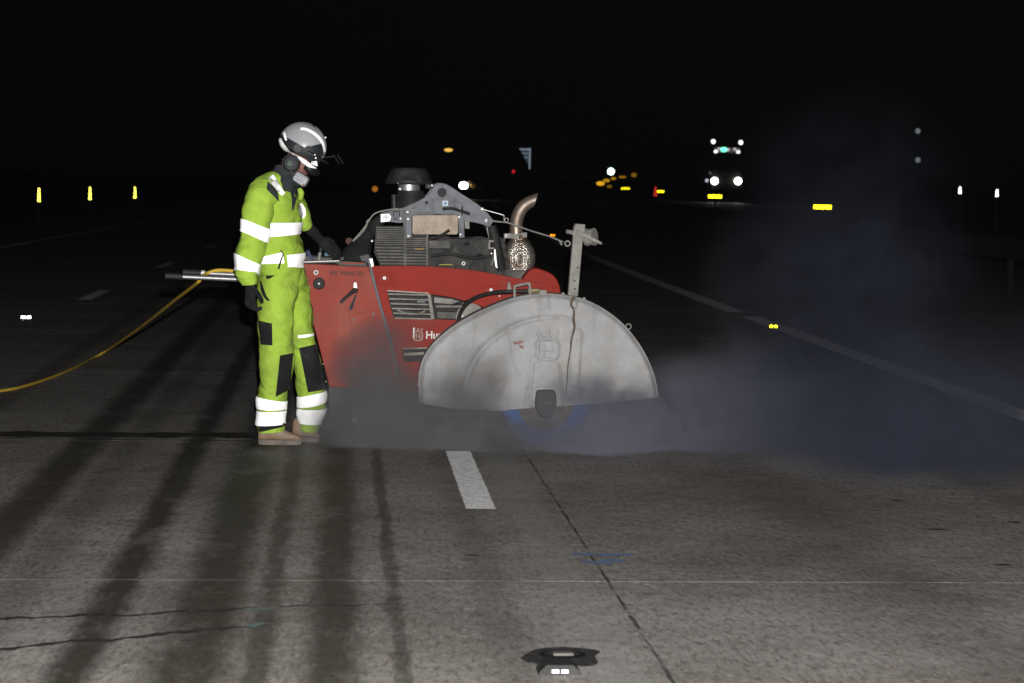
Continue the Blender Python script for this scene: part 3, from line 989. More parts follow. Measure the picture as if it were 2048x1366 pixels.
# dividing strip with its screws
div = MB().prism(pts([(734, 515), (740, 514), (747, 548), (763, 610), (786, 690), (799, 755), (794, 755), (780, 690), (757, 610), (741, 548)], YP - 0.012), 0.04).build('dividing_strip', MAT['zinc_dark'], saw, bevel=0.003)
for px, py in ((744, 540), (746, 556), (771, 645), (781, 692), (786, 712), (790, 730)):
    bolt(px, py, YP - 0.014, 2.0, 'dustgrey')
MB().prism(pts([(738, 518), (745, 516), (748, 532), (743, 535)], YP - 0.02), 0.02).build('hinge_tab', MAT['bright'], saw, bevel=0.002)

# front side panel, with the vent openings cut into it
top = smoothpoly([(744, 532), (830, 532), (900, 536), (961, 543), (1027, 555), (1074, 564), (1108, 575), (1120, 588)], 4)


def px_xz(p, Y):
    q = at(p[0], p[1], Y); return q


def holed_panel(outer, holes, Y, thick, name, mat, parent, bevel=0.004):
    """Flat panel with openings: triangulated in the plane, then thickened."""
    bm = bmesh.new()
    edges = []
    for loop in [outer] + holes:
        vsl = [bm.verts.new(at(x, y, Y)) for x, y in loop]
        for i in range(len(vsl)):
            edges.append(bm.edges.new((vsl[i], vsl[(i + 1) % len(vsl)])))
    bmesh.ops.triangle_fill(bm, use_beauty=True, use_dissolve=False, edges=edges)
    bmesh.ops.recalc_face_normals(bm, faces=bm.faces)
    me = bpy.data.meshes.new(name); bm.to_mesh(me); bm.free()
    me.materials.append(mat)
    o = bpy.data.objects.new(name, me); COL.objects.link(o)
    o.parent = parent; o.location = -parent.location
    # faces must look towards the camera before thickening
    nrm = me.polygons[0].normal.y
    so = o.modifiers.new('thick', 'SOLIDIFY'); so.thickness = thick; so.offset = -1 if nrm < 0 else 1
    bv = o.modifiers.new('bevel', 'BEVEL'); bv.width = bevel; bv.segments = 2; bv.limit_method = 'ANGLE'; bv.angle_limit = R(40)
    return o


vent1 = [(775, 583), (800, 584), (857, 588), (900, 594), (945, 606), (966, 614), (978, 634), (974, 644), (930, 641), (864, 638), (788, 637), (780, 610)]
vent2 = [(806, 699), (830, 698), (905, 695), (905, 722), (812, 724), (804, 712)]
outer = [tuple(p) for p in top] + [(1115, 640), (1100, 792), (806, 784), (797, 741), (784, 687), (760, 599), (743, 548)]
fp = holed_panel(outer, [vent1, vent2], YP, 0.018, 'front_panel', MAT['red_clean'], saw, 0.005)
MB().prism(pts([(746, 560), (800, 545), (1080, 590), (1100, 640), (1098, 790), (806, 784)], YP + 0.22), 0.03).build('bulkhead', MAT['engine'], saw)
# upper vent slats
for k in range(6):
    y0 = 586.5 + k * 9.6
    xa = 776 + k * 2.6; xb = 855 + k * 1.6
    sl = MB().prism(pts([(xa, y0), (xb, y0 + 2.2), (xb, y0 + 5.0), (xa, y0 + 3.2)], YP - 0.001), 0.02).build('vent_slat', MAT['slat'], fp)
MB().prism(pts([(855, 588), (861, 588.5), (869, 638), (862, 638)], YP - 0.002), 0.022).build('vent_post', MAT['slat'], fp)
MB().prism(pts([(833, 597), (850, 598), (851, 607), (834, 606)], YP + 0.06), 0.05).build('engine_fitting', MAT['zinc'], saw, bevel=0.004)
MB().tube(pts([(795, 620), (815, 627), (835, 628), (850, 622)], YP + 0.05), 0.006, 8, smooth=5).build('engine_pipe', MAT['slat'], saw, smooth=True)
MB().prism(pts([(868, 594), (905, 598), (930, 606), (905, 609), (868, 606)], YP + 0.05), 0.06).build('engine_bracket', MAT['dustgrey'], saw, bevel=0.004)
MB().prism(pts([(873, 623), (912, 624), (913, 638), (873, 637)], YP + 0.05), 0.06).build('engine_box', MAT['grille'], saw, bevel=0.004)
MB().tube(pts([(872, 613), (925, 613)], YP + 0.05), 0.007, 8).build('engine_rod', MAT['slat'], saw, smooth=True)
c0 = at(941, 636, YP + 0.04)
MB().lathe(c0 + Vector((0, 0.03, 0)), (0, -1, 0), [(0, 0.085), (0.03, 0.085), (0.036, 0.075)], 28).build('belt_cover', MAT['dustgrey'], saw, smooth=True)
for q in ((862, 618), (925, 632)):
    bolt(q[0], q[1], YP + 0.02, 2.4, 'bright')
# lower vent blade
MB().prism(pts([(806, 706), (850, 704), (905, 703), (905, 708), (850, 710), (808, 712)], YP - 0.001), 0.02).build('vent_slat', MAT['slat'], fp)
MB().prism(pts([(806, 696), (905, 693), (905, 696), (806, 699.5)], YP - 0.003), 0.006).build('vent_lip', MAT['slat'], fp)
MB().prism(pts([(773, 580), (857, 585), (857, 588), (775, 583)], YP - 0.003), 0.006).build('vent_lip', MAT['grey_print'], fp)
# sunken fixing points
for (x0, y0, x1, y1), (bx, by) in (((752, 545, 784, 569), (769, 556)), ((965, 570, 999, 589), (982, 580))):
    fr = MB().ringprism(pts([(x0, y0), (x1, y0 + 1), (x1 + 1, y1), (x0 + 2, y1)], YP - 0.004), pts([(x0 + 2, y0 + 2), (x1 - 2, y0 + 3), (x1 - 1, y1 - 2), (x0 + 4, y1 - 2)], YP - 0.004), 0.006)
    fr.build('fixing_recess', MAT['red_clean'], fp, bevel=0.0015)
    bolt(bx, by, YP - 0.006, 4.2, 'bright')
    for dx in (-8, 8):
        bolt(bx + dx, by + 1, YP - 0.003, 1.2, 'dustgrey')
bolt(999, 592, YP - 0.003, 1.8)

# worn maker's emblem and lettering on the front panel
def rrect(cx, cy, w, h, r, n=5):
    out = []
    for sx, sy, a0 in ((1, 1, 0), (-1, 1, 90), (-1, -1, 180), (1, -1, 270)):
        for k in range(n + 1):
            a = R(a0 + 90 * k / n)
            out.append((cx + sx * (w / 2 - r) + r * math.cos(a), cy + sy * (h / 2 - r) + r * math.sin(a)))
    return out


def emblem(cx, cy, w, h, Y, depth, mat, parent, name):
    """Rounded shield ring, H bar letter and three-point crown; one mesh."""
    m = MB()
    sy = h * 0.72
    cyy = cy + h * 0.14
    m.ringprism(pts(rrect(cx, cyy, w, sy, w * 0.32), Y), pts(rrect(cx, cyy, w * 0.74, sy * 0.76, w * 0.22), Y), depth)
    for sx in (-1, 1):
        m.prism(pts([(cx + sx * w * 0.10, cyy - sy * 0.27), (cx + sx * w * 0.24, cyy - sy * 0.27), (cx + sx * w * 0.24, cyy + sy * 0.27), (cx + sx * w * 0.10, cyy + sy * 0.27)], Y), depth)
    m.prism(pts([(cx - w * 0.10, cyy - sy * 0.05), (cx + w * 0.10, cyy - sy * 0.05), (cx + w * 0.10, cyy + sy * 0.07), (cx - w * 0.10, cyy + sy * 0.07)], Y), depth)
    ty = cyy - sy / 2 - h * 0.03
    for k in (-1, 0, 1):
        bx = cx + k * w * 0.36
        m.prism(pts([(bx - w * 0.09, ty), (bx + w * 0.09, ty), (bx + w * 0.11 + k * w * 0.05, ty - h * 0.15), (bx - w * 0.11 + k * w * 0.05, ty - h * 0.15)], Y), depth)
    return m.build(name, mat, parent)


emblem(836, 668, 20, 28, YP - 0.003, 0.003, MAT['grey_print'], fp, 'emblem')
MB().prism(pts([(826, 656), (830, 655), (829, 662), (829, 676), (826, 676)], YP - 0.004), 0.003).build('emblem_highlight', MAT['white_print'], fp)


def text(body, px, py, Y, hpx, mat, parent, name, bold=0.0, slant=0.0, sx=1.0, tilt=0.0):
    cu = bpy.data.curves.new(name, 'FONT'); cu.body = body
    cu.size = hpx * mpx(Y) / 0.70
    cu.extrude = 0.001; cu.offset = bold; cu.shear = slant
    o = bpy.data.objects.new(name, cu); COL.objects.link(o)
    cu.materials.append(mat)
    o.parent = parent
    base = Vector((0, 0, 0)); p = parent
    while p is not None: base += p.location; p = p.parent
    o.location = at(px, py, Y) - base
    o.rotation_euler = (R(90), R(tilt), 0); o.scale = (sx, 1, 1)
    bpy.context.view_layer.update()
    me = bpy.data.meshes.new_from_object(o.evaluated_get(bpy.context.evaluated_depsgraph_get()))
    q = bpy.data.objects.new(name, me); COL.objects.link(q)
    q.parent = parent; q.location = o.location; q.rotation_euler = o.rotation_euler; q.scale = o.scale
    bpy.data.objects.remove(o, do_unlink=True)
    q.name = name
    return q


text('Husqvarna', 851, 677, YP - 0.0025, 15, MAT['white_print'], fp, 'maker_lettering', 0.0012, 0.0, 0.95)
text('FS 7000 D', 660, 550, YP - 0.0025, 7.5, MAT['dark_print'], rp, 'model_lettering', 0.001, 0.0, 1.45)

# things on the rear panel
c0 = at(638, 567, YP)
kn = MB().lathe(c0, (0, -1, 0), [(0, 0.034), (0.012, 0.034), (0.02, 0.029), (0.022, 0.01)], 26).build('fuel_cap', MAT['rubber'], saw, smooth=True)
MB().lathe(c0 + Vector((0, -0.02, 0)), (0, -1, 0), [(0, 0.007), (0.006, 0.006), (0.009, 0.003)], 14).build('cap_stud', MAT['bright'], kn, smooth=True)
MB().torus(at(632, 545, YP - 0.004), (0, 1, 0), 0.011, 0.0035).build('grommet_ring', MAT['bright'], saw, smooth='all')
bolt(633, 545, YP - 0.002, 3.4, 'dustgrey')
bolt(617, 575, YP - 0.002, 4.2, 'steel')
bolt(708, 639, YP - 0.006, 3.0, 'dustgrey'); bolt(747, 628, YP - 0.006, 3.4, 'dustgrey')
bolt(652, 763, YP - 0.002, 2.4, 'dustgrey'); bolt(646, 728, YP - 0.002, 2.0, 'dustgrey')
hd = MB().prism(pts([(707, 565), (713, 564), (715, 575), (714, 583), (706, 582)], YP - 0.010), 0.012).build('handle_plate', MAT['bright'], saw, bevel=0.003)
lv = MB()
lv.tube([at(711, 579, YP - 0.045), at(695, 592, YP - 0.06), at(683, 603, YP - 0.07)], [0.014, 0.009, 0.009], 12)
lv.lathe(at(711, 580, YP), (0, -1, 0), [(0, 0.012), (0.05, 0.015), (0.058, 0.01)], 14)
lv.lathe(at(683, 603, YP - 0.066), (0, -1, 0), [(-0.004, 0.010), (0.012, 0.010)], 12)
lv.build('crank_lever', MAT['rubber'], saw, smooth=True)
MB().prism(pts([(710, 590), (714, 588), (705, 619), (699, 621), (698, 616)], YP - 0.006), 0.006).build('lever_shadow', MAT['rubber'], saw)  # flat black strip painted as the crank lever's cast shadow

# nose hood
nose = smoothpoly([(1046, 556), (1060, 540), (1076, 537), (1105, 549), (1118, 568), (1122, 596), (1118, 640)], 5) + [(1050, 640)]
MB().prism(pts(nose, YP + 0.03), 0.50).build('nose_hood', MAT['red_clean'], saw, bevel=0.02, bseg=4)

# black gaiter rising from the console
gt = MB().tube([at(700, 545, 12.70), at(712, 512, 12.72), at(728, 482, 12.74), at(746, 456, 12.76), at(764, 436, 12.77)],
               [0.105, 0.082, 0.052, 0.035, 0.029], 20, smooth=5)
for v in gt.v:
    v += Vector((0, 0, 1)) * 0.012 * noise.noise(v * 22) + Vector((1, 0, 0)) * 0.012 * noise.noise(v * 17 + Vector((5, 0, 0)))
gt.build('gaiter', MAT['fabric_black'], saw, smooth='all')
bolt(744, 482, 12.66, 2.6, 'bright'); bolt(757, 475, 12.66, 2.2, 'dustgrey')
# console on the rear body: tray, lever, bottle, small fittings
MB().prism(pts([(606, 508), (640, 512), (700, 514), (738, 505), (752, 530), (606, 524)], YP + 0.10), 0.42).build('console', MAT['black'], saw, bevel=0.01)
lev = MB().tube([at(638, 524, 12.66), at(641, 506, 12.66), at(643, 490, 12.66)], [0.011, 0.011, 0.0115], 12).build('drive_lever', MAT['grip'], saw, smooth=True)
MB().tube([at(637.5, 522, 12.645), at(640, 505, 12.645)], 0.0095, 12).build('lever_sleeve', MAT['dustgrey'], lev, smooth=True)
MB().tube(pts([(638, 481), (640, 487), (645, 488), (650, 486)], 12.64), 0.0075, 10, smooth=4).build('lever_guard', MAT['bright'], lev, smooth=True)
MB().lathe(at(653, 516, 12.68), (0, 0, 1), [(0, 0.014), (0.03, 0.014), (0.036, 0.008), (0.045, 0.008)], 14).build('bottle_fitting', MAT['amberglass'], saw, smooth=True)
for k in range(2):
    MB().tube(pts([(613 + k * 3, 502 - k * 2), (618 + k * 3, 511), (624 + k * 2, 518)], 12.62), 0.006, 8).build('control_cable', surf('blue_cable', (0.03, 0.045, 0.11), 0.6), saw, smooth=True)
MB().lathe(at(698, 482, 12.95), (0, -1, 0), [(0, 0.022), (0.03, 0.02)], 14).build('stop_button', surf('stop_red', (0.05, 0.006, 0.005), 0.6), saw, smooth=True)
bolt(686, 516, 12.62, 2.4, 'zinc'); bolt(726, 515, 12.62, 2.4, 'zinc'); bolt(659, 511, 12.62, 1.6, 'bright'); bolt(682, 523, YP - 0.02, 1.8, 'zinc')
# thin loom running up the gaiter and over the bracket
MB().tube(pts([(705, 482), (720, 466), (733, 449), (745, 431), (757, 424), (775, 420), (797, 417)], 12.60), 0.0038, 7, smooth=5).build('wiring_loom', MAT['wire'], saw, smooth=True)
MB().tube(pts([(706, 483), (724, 466), (734, 450), (733, 444), (738, 438)], 12.605), 0.003, 7, smooth=5).build('wiring_loom', MAT['wire'], saw, smooth=True)
MB().tube(pts([(800, 418), (825, 421), (862, 423)], 12.60), 0.003, 7, smooth=5).build('wiring_loom', MAT['wire'], saw, smooth=True)

# radiator louvres
YG = 12.62
gp = MB().prism(pts([(752, 452), (858, 452), (858, 531), (760, 531), (748, 505)], YG + 0.05), 0.05).build('louvre_panel', MAT['rubber'], saw)
for k in range(9):
    y0 = 454 + k * 4.2
    MB().prism(pts([(753 - (k > 5) * 3, y0), (808, y0 + 0.3), (808, y0 + 2.6), (753 - (k > 5) * 3, y0 + 2.4)], YG), 0.025).build('louvre_slat', MAT['grille'], saw)
for k in range(6):
    y0 = 493.5 + k * 6.4
    MB().prism(pts([(750 + k * 2.2, y0), (808, y0 + 0.6), (808, y0 + 3.6), (750 + k * 2.2, y0 + 3.0)], YG - 0.002), 0.025).build('louvre_slat', MAT['grille'], saw)
for k in range(5):
    y0 = 476 + k * 3.8
    MB().prism(pts([(812, y0), (852, y0 + 0.2), (852, y0 + 2.2), (812, y0 + 2.0)], YG), 0.025).build('louvre_slat', MAT['grille'], saw)
for k in range(6):
    y0 = 496 + k * 6.0
    MB().prism(pts([(812, y0), (853, y0 + 0.5), (853, y0 + 3.2), (812, y0 + 2.8)], YG - 0.002), 0.025).build('louvre_slat', MAT['grille'], saw)
for xx in (808, 852):
    MB().prism(pts([(xx, 470 if xx > 820 else 452), (xx + 4.5, 470 if xx > 820 else 452), (xx + 4.5, 531), (xx, 531)], YG - 0.004), 0.03).build('louvre_post', MAT['grille'], saw)
MB().prism(pts([(830, 497), (848, 496.5), (848, 499), (830, 499.5)], YG - 0.004), 0.004).build('orange_tag', surf('orange_tag', (0.28, 0.15, 0.03), 0.6), saw)

# engine block: rough lump behind, ribbed and cluttered
eb = MB()
bmq = bmesh.new(); bmesh.ops.create_grid(bmq, x_segments=40, y_segments=18, size=0.5)
xa, xb = at(852, 500, 12.70).x, at(1012, 500, 12.70).x
za, zb = at(900, 560, 12.70).z, at(900, 470, 12.70).z
vs = []
for v in bmq.verts:
    X = xa + (v.co.x + 0.5) * (xb - xa); Z = za + (v.co.y + 0.5) * (zb - za)
    Z2 = Z - 0.02 * max(0, (v.co.y)) * (1 + noise.noise(Vector((X * 20, 0, 3))))
    Yv = 12.74 + 0.05 * noise.noise(Vector((X * 9, Z * 14, 1))) + 0.03 * noise.noise(Vector((X * 26, Z * 33, 4)))
    vs.append((X, Yv, Z2))
nb = len(vs)
fs = [tuple(v.index for v in f.verts) for f in bmq.faces]
eb.add(vs, fs); bmq.free()
eb.box((xa, 12.80, za), (xb, 13.05, zb - 0.02))
eb.build('engine_block', MAT['engine'], saw)
MB().box((at(760, 520, 12.7).x, 12.72, za), (at(1005, 520, 12.7).x, 13.08, at(900, 478, 12.7).z)).build('engine_core', MAT['engine'], saw)
MB().prism(pts([(858, 481), (900, 480), (900, 497), (858, 496)], 12.66), 0.06).build('engine_cover', MAT['grille'], saw, bevel=0.004)
MB().tube(pts([(862, 512), (900, 508), (940, 516), (985, 512)], 12.66), 0.010, 10, smooth=4).build('fuel_line', MAT['rubber'], saw, smooth=True)
MB().tube(pts([(878, 530), (890, 529), (905, 529.5)], 12.60), 0.0035, 8).build('yellow_clip', surf('yellow_clip', (0.35, 0.28, 0.04), 0.5), saw, smooth=True)
c0 = at(927, 527, 12.60)
MB().torus(c0, (0, 1, 0), 0.0085, 0.0038).build('eyelet', MAT['bright'], saw, smooth='all')
MB().lathe(at(955, 538, 12.64), (0, -1, 0), [(0, 0.05), (0.03, 0.05), (0.036, 0.04)], 20).build('pulley', MAT['engine'], saw, smooth=True)

# air cleaner standing on top
cc = at(818, 367, 12.90)
ac = MB().lathe((cc.x, cc.y, cc.z), (0, 0, 1), [(-0.005, 0.130), (0.0, 0.136), (0.016, 0.138), (0.03, 0.128), (0.07, 0.112), (0.088, 0.095), (0.094, 0.06), (0.095, 0.001)], 40).build('air_cleaner_cap', MAT['black'], saw, smooth=True)
MB().torus((cc.x, cc.y, cc.z + 0.004), (0, 0, 1), 0.137, 0.005, 40).build('cap_rim', MAT['grip'], ac, smooth='all')
MB().lathe((cc.x, cc.y, cc.z - 0.04), (0, 0, 1), [(0, 0.066), (0.036, 0.064)], 30).build('clamp_collar', MAT['steel'], saw, smooth=True)
MB().lathe((cc.x + 0.01, cc.y, cc.z - 0.20), (0, 0, 1), [(0, 0.13), (0.06, 0.115), (0.12, 0.085), (0.16, 0.075)], 30).build('air_cleaner_body', MAT['black'], saw, smooth=True)
bolt(800, 378, cc.y - 0.09, 3, 'bright')
bolt(796, 366, cc.y - 0.14, 2.0, 'dustgrey')
MB().tube([at(789, 420, 12.85), at(788, 398, 12.85), at(788, 389, 12.85)], [0.022, 0.016, 0.019], 12).build('vent_stub', MAT['black'], saw, smooth=True)
MB().prism(pts([(851, 368), (866, 368), (866, 377), (851, 377)], 12.80), 0.03).build('sensor', MAT['rubber'], saw)
bolt(858, 373, 12.79, 3.2, 'zinc'); bolt(864, 371, 12.79, 2.5, 'bright')

# silver lifting bracket
br = smoothpoly([(763, 428), (784, 420), (807, 415), (838, 401), (856, 390), (867, 374), (875, 367.5), (886, 366.5), (898, 371), (924, 388), (956, 409), (974, 425), (987, 441)], 4) \
    + smoothpoly([(983, 449), (977, 456), (966, 449), (928, 441), (900, 434), (878, 428), (861, 431), (824, 441), (800, 446), (781, 444), (763, 444)], 4)
YK = 12.66
bk = MB().prism(pts(br, YK), 0.014).build('lifting_bracket', MAT['zinc'], saw, bevel=0.003)
MB().lathe(at(884, 385, YK + 0.002), (0, -1, 0), [(0, 0.0255), (0.006, 0.0255)], 28).build('lifting_hole', MAT['rubber'], saw, smooth=True)
MB().torus(at(884, 385, YK - 0.004), (0, 1, 0), 0.0262, 0.002, 28).build('hole_rim', MAT['zinc_dark'], saw, smooth='all')
MB().prism(pts(rrect(890.5, 406.5, 11, 10, 1), YK - 0.002), 0.002).build('sticker', MAT['sticker_white'], saw)
MB().lathe(at(890.5, 406.5, YK - 0.002), (0, -1, 0), [(0, 0.0105), (0.0015, 0.0105)], 16).build('sticker_disc', MAT['blue_sticker'], saw)
MB().lathe(at(853, 405, YK), (0, -1, 0), [(0, 0.010), (0.004, 0.009)], 14).build('plug', MAT['rubber'], saw, smooth=True)
MB().prism(pts([(761, 428), (779, 427), (783, 434), (780, 443), (761, 445)], YK - 0.012), 0.012).build('clevis', MAT['bright'], saw, bevel=0.003)
bolt(772, 436, YK - 0.015, 6.0, 'steel')
MB().ringprism(pts([(786, 422), (800, 422), (800, 433), (786, 433)], YK - 0.004), pts([(788, 424), (798, 424), (798, 433), (788, 433)], YK - 0.004), 0.004).build('cable_clip', MAT['rubber'], saw)
bolt(790, 438, YK - 0.003, 2.2, 'rubber'); bolt(801, 437, YK - 0.003, 2.6, 'bright')
bolt(964, 418, YK - 0.003, 3.4, 'bright'); bolt(973, 441, YK - 0.003, 4.0, 'bright')
# second leg of the bracket on the far side
MB().prism([p + Vector((0, 0.26, 0)) for p in pts(br, YK)], 0.014).build('lifting_bracket', MAT['zinc_dark'], saw)

# tan plate held between two angle strips
MB().prism(pts(rrect(870.5, 449.5, 94, 41, 6), YK - 0.05), 0.03, 0.003).build('cooler_box', MAT['tan'], saw, bevel=0.006, bseg=3)
for x0, x1, sk in ((810.5, 822.5, 0), (916.5, 928, 1)):
    MB().prism(pts([(x0, 421 + sk * 3), (x1, 421 + sk * 3), (x1 + 1, 475), (x0 + 2, 476)], YK - 0.055), 0.012).build('mounting_strip', MAT['zinc'], saw, bevel=0.002)
for px, py in ((815, 424), (816, 438), (817, 472), (918, 434), (921, 469), (918, 419)):
    bolt(px, py, YK - 0.058, 2.8, 'bright')
MB().prism(pts([(806, 421), (810, 421), (812, 475), (808, 475)], YK - 0.04), 0.04).build('strip_flange', MAT['zinc_dark'], saw)
MB().tube(pts([(885, 418), (905, 417), (925, 423), (940, 428)], YK - 0.075), 0.0085, 10, smooth=4).build('rubber_hose', MAT['rubber'], saw, smooth=True)
MB().tube(pts([(856, 478), (868, 476), (884, 470), (899, 460)], YK - 0.085), 0.009, 10, smooth=4).build('rubber_hose', MAT['rubber'], saw, smooth=True)
MB().box((at(923, 412, YK - 0.07).x, YK - 0.07, at(923, 430, YK).z), (at(926.5, 412, YK - 0.07).x, YK - 0.055, at(923, 412, YK).z)).build('latch_pin', MAT['rubber'], saw)
MB().prism(pts([(929, 441), (939, 442), (939, 458), (930, 457)], YK - 0.01), 0.05).build('rear_tab', MAT['dustgrey'], saw, bevel=0.003)

# right strut: black sleeve with shiny latch bits
MB().tube([at(984, 452, 12.66), at(990, 480, 12.66), at(997, 510, 12.68), at(1003, 540, 12.70)], [0.024, 0.032, 0.030, 0.026], 16, smooth=4).build('strut_sleeve', MAT['rubber'], saw, smooth=True)
MB().prism(pts([(972, 455), (980, 455), (990, 500), (984, 500)], 12.69), 0.012).build('strut', MAT['dustgrey'], saw)
MB().ringprism(pts([(978, 480), (988, 481), (988, 498), (976, 498)], 12.61), pts([(981, 484), (988, 484), (988, 495), (980, 495)], 12.61), 0.008).build('latch_hook', MAT['dustgrey'], saw)
MB().prism(pts([(988, 498), (991, 498), (995, 535), (991, 534), (988, 515)], 12.61), 0.006).build('latch_blade', MAT['bright'], saw, bevel=0.001)
bolt(983, 507, 12.61, 2.2, 'bright'); bolt(994, 535, 12.61, 1.8, 'bright'); bolt(985, 516, 12.61, 1.6, 'zinc')
MB().tube(pts([(982, 531), (988, 518)], 12.62), 0.004, 8).build('latch_link', MAT['dustgrey'], saw, smooth=True)

# tie wires and the guard stay
MB().tube(pts([(964, 418), (985, 424), (1006, 430), (1008, 433), (1008, 441)], 12.64), 0.003, 8, smooth=3).build('tie_wire', MAT['steel'], saw, smooth=True)
YQ = 12.50
MB().tube([at(973, 441, 12.63), at(1015, 445, 12.62), at(1060, 461, 12.52), at(1100, 473, 12.42), at(1126, 484, 12.36)], 0.0045, 8).build('stay_rod', MAT['dustgrey'], saw, smooth=True)
MB().torus(at(1013, 440, 12.61), (0.2, 1, 0), 0.011, 0.002, 20, 6).build('wire_loop', MAT['steel'], saw, smooth='all')
MB().tube(pts([(1119, 480), (1121, 486), (1124, 490)], 12.37), 0.005, 8).build('stay_hook', MAT['dustgrey'], saw, smooth=True)

# exhaust
YE = 12.78
ex = [at(1033, 474, YE), at(1032.5, 450, YE), at(1036, 431, YE), at(1045, 415, YE), at(1058, 405, YE), at(1073, 399, YE)]
P, Q = spline(ex, [0.0385, 0.038, 0.038, 0.0375, 0.036, 0.035], 6)
m = MB(); m.tube(P, Q, 28, caps=False)
# slanted cut: shear the last rings so the lip is longer on top
seg = 28; nr = len(P)
T = (P[-1] - P[-2]).normalized()
for ri in range(nr - 8, nr):
    k = (ri - (nr - 8)) / 7.0
    for q in range(seg):
        v = m.v[ri * seg + q]; e = v - P[ri]
        m.v[ri * seg + q] = v + T * (e.z * 0.75 * k - 0.004 * k)
po = m.build('exhaust_pipe', MAT['exhaust'], saw, smooth='all')
so = po.modifiers.new('wall', 'SOLIDIFY'); so.thickness = 0.003; so.offset = -1
mc = at(1038, 517, YE)
mpf = [(560, 12), (552, 22), (540, 28), (525, 32.5), (510, 33), (496, 29), (484, 22), (476, 16), (470, 14)]
MB().lathe((mc.x, YE, 0), (0.0, 0, 1), [(at(1038, y, YE).z, r * mpx(YE)) for y, r in mpf], 40).build('muffler', MAT['muffler'], saw, smooth='all')
MB().lathe(at(1033, 477, YE), (0, 0, 1), [(0, 0.043), (0.028, 0.043)], 30).build('exhaust_clamp', MAT['dustgrey'], saw, smooth=True)
MB().prism(pts([(1008, 467), (1022, 466), (1022, 476), (1008, 477)], YE - 0.04), 0.01).build('clamp_lug', MAT['dustgrey'], saw, bevel=0.002)
MB().prism(pts([(1042, 465), (1054, 465), (1054, 475), (1042, 475)], YE - 0.04), 0.01).build('clamp_lug', MAT['dustgrey'], saw, bevel=0.002)
bolt(1012, 471, YE - 0.045, 3, 'bright')
MB().lathe((mc.x - 0.005, YE - 0.01, 0), (0, 0, 1), [(at(1034, 568, YE).z, 0.09), (at(1034, 550, YE).z, 0.095), (at(1034, 538, YE).z, 0.084)], 30).build('muffler_cup', MAT['grille'], saw, smooth=True)
bolt(1064, 542, YE - 0.08, 3, 'bright')
MB().prism(pts([(1057, 560), (1061, 555), (1068, 560)], YE - 0.10), 0.008).build('shield_clip', MAT['bright'], saw)
MB().prism(pts([(1069, 563), (1071, 551), (1076, 550), (1079, 553), (1077, 558)], YE - 0.10), 0.008).build('shield_clip', MAT['bright'], saw, bevel=0.002)
MB().prism(pts([(1014, 583), (1016, 564), (1020, 564), (1024, 583)], YP - 0.03), 0.02).build('hood_catch', MAT['dustgrey'], saw, bevel=0.003)

# handlebars reaching back behind the worker
hb = MB().tube([at(366, 553.5, 12.72), at(485, 559, 12.70), at(640, 566, 12.68)], 0.0135, 14).build('handlebar', MAT['steel'], saw, smooth=True)
MB().tube([at(331, 551.5, 12.72), at(366, 553.5, 12.72)], [0.019, 0.018], 14).build('grip', MAT['grip'], hb, smooth=True)
hb2 = MB().tube([at(400, 546, 13.08), at(485, 550, 13.06), at(640, 556, 13.02)], 0.0135, 14).build('handlebar', MAT['steel'], saw, smooth=True)
MB().tube([at(366, 544, 13.08), at(402, 546, 13.08)], [0.019, 0.018], 14).build('grip', MAT['grip'], hb2, smooth=True)
MB().lathe(at(403, 546, 13.08), (1, 0, 0), [(0, 0.017), (0.02, 0.017)], 14).build('grip_collar', MAT['bright'], hb2, smooth=True)

# ---- blade guard
YGU = 12.20
gout = smoothpoly([(838, 806), (838, 767), (842, 730), (862, 693), (899, 658.6), (941, 632), (988.7, 610), (1031, 595), (1078, 587.5), (1123, 589), (1170.6, 599), (1215, 622), (1255, 656), (1289, 703), (1310, 751), (1318, 795)], 5)
gbot = [(1240, 803), (1131, 813), (1044, 818), (1000, 823), (900, 817)]
gpoly = gout + gbot

def seg_d(p, a, b):
    ax_, ay_ = b[0] - a[0], b[1] - a[1]
    t = max(0.0, min(1.0, ((p[0] - a[0]) * ax_ + (p[1] - a[1]) * ay_) / (ax_ * ax_ + ay_ * ay_ + 1e-9)))
    return math.hypot(p[0] - a[0] - t * ax_, p[1] - a[1] - t * ay_), t


def poly_d(p, path):
    best = (1e9, 0)
    for i in range(len(path) - 1):
        d, t = seg_d(p, path[i], path[i + 1])
        if d < best[0]: best = (d, (i + t) / (len(path) - 1))
    return best


def inside(p, poly):
    c = False; j = len(poly) - 1
    for i in range(len(poly)):
        xi, yi = poly[i]; xj, yj = poly[j]
        if (yi > p[1]) != (yj > p[1]) and p[0] < (xj - xi) * (p[1] - yi) / (yj - yi) + xi: c = not c
        j = i
    return c


def sdf(p, poly):
    d = poly_d(p, list(poly) + [poly[0]])[0]
    return d if inside(p, poly) else -d


def sstep(x, a, b):
    t = max(0.0, min(1.0, (x - a) / (b - a))); return t * t * (3 - 2 * t)


arc = smoothpoly([(930, 772), (941, 738), (957, 709), (975, 688), (996, 672), (1020, 656), (1045, 645), (1070, 638.5), (1100, 635), (1135, 637), (1160, 648)], 3)
chan = [(1060, 812), (1068, 728), (1074, 724), (1114, 724), (1120, 735), (1128, 812)]
brk = [(1139, 772), (1142, 662), (1148, 656), (1160, 658), (1164, 668), (1157, 774)]
boss = [(1074, 628), (1079, 580), (1094, 580), (1101, 628)]
shield_o, shield_i = rrect(1095, 698, 46, 47, 15), rrect(1095, 698, 33, 35, 10)
left_panel = [(1018, 668), (1030, 660), (1036, 720), (1046, 745), (1036, 748), (1024, 720)]


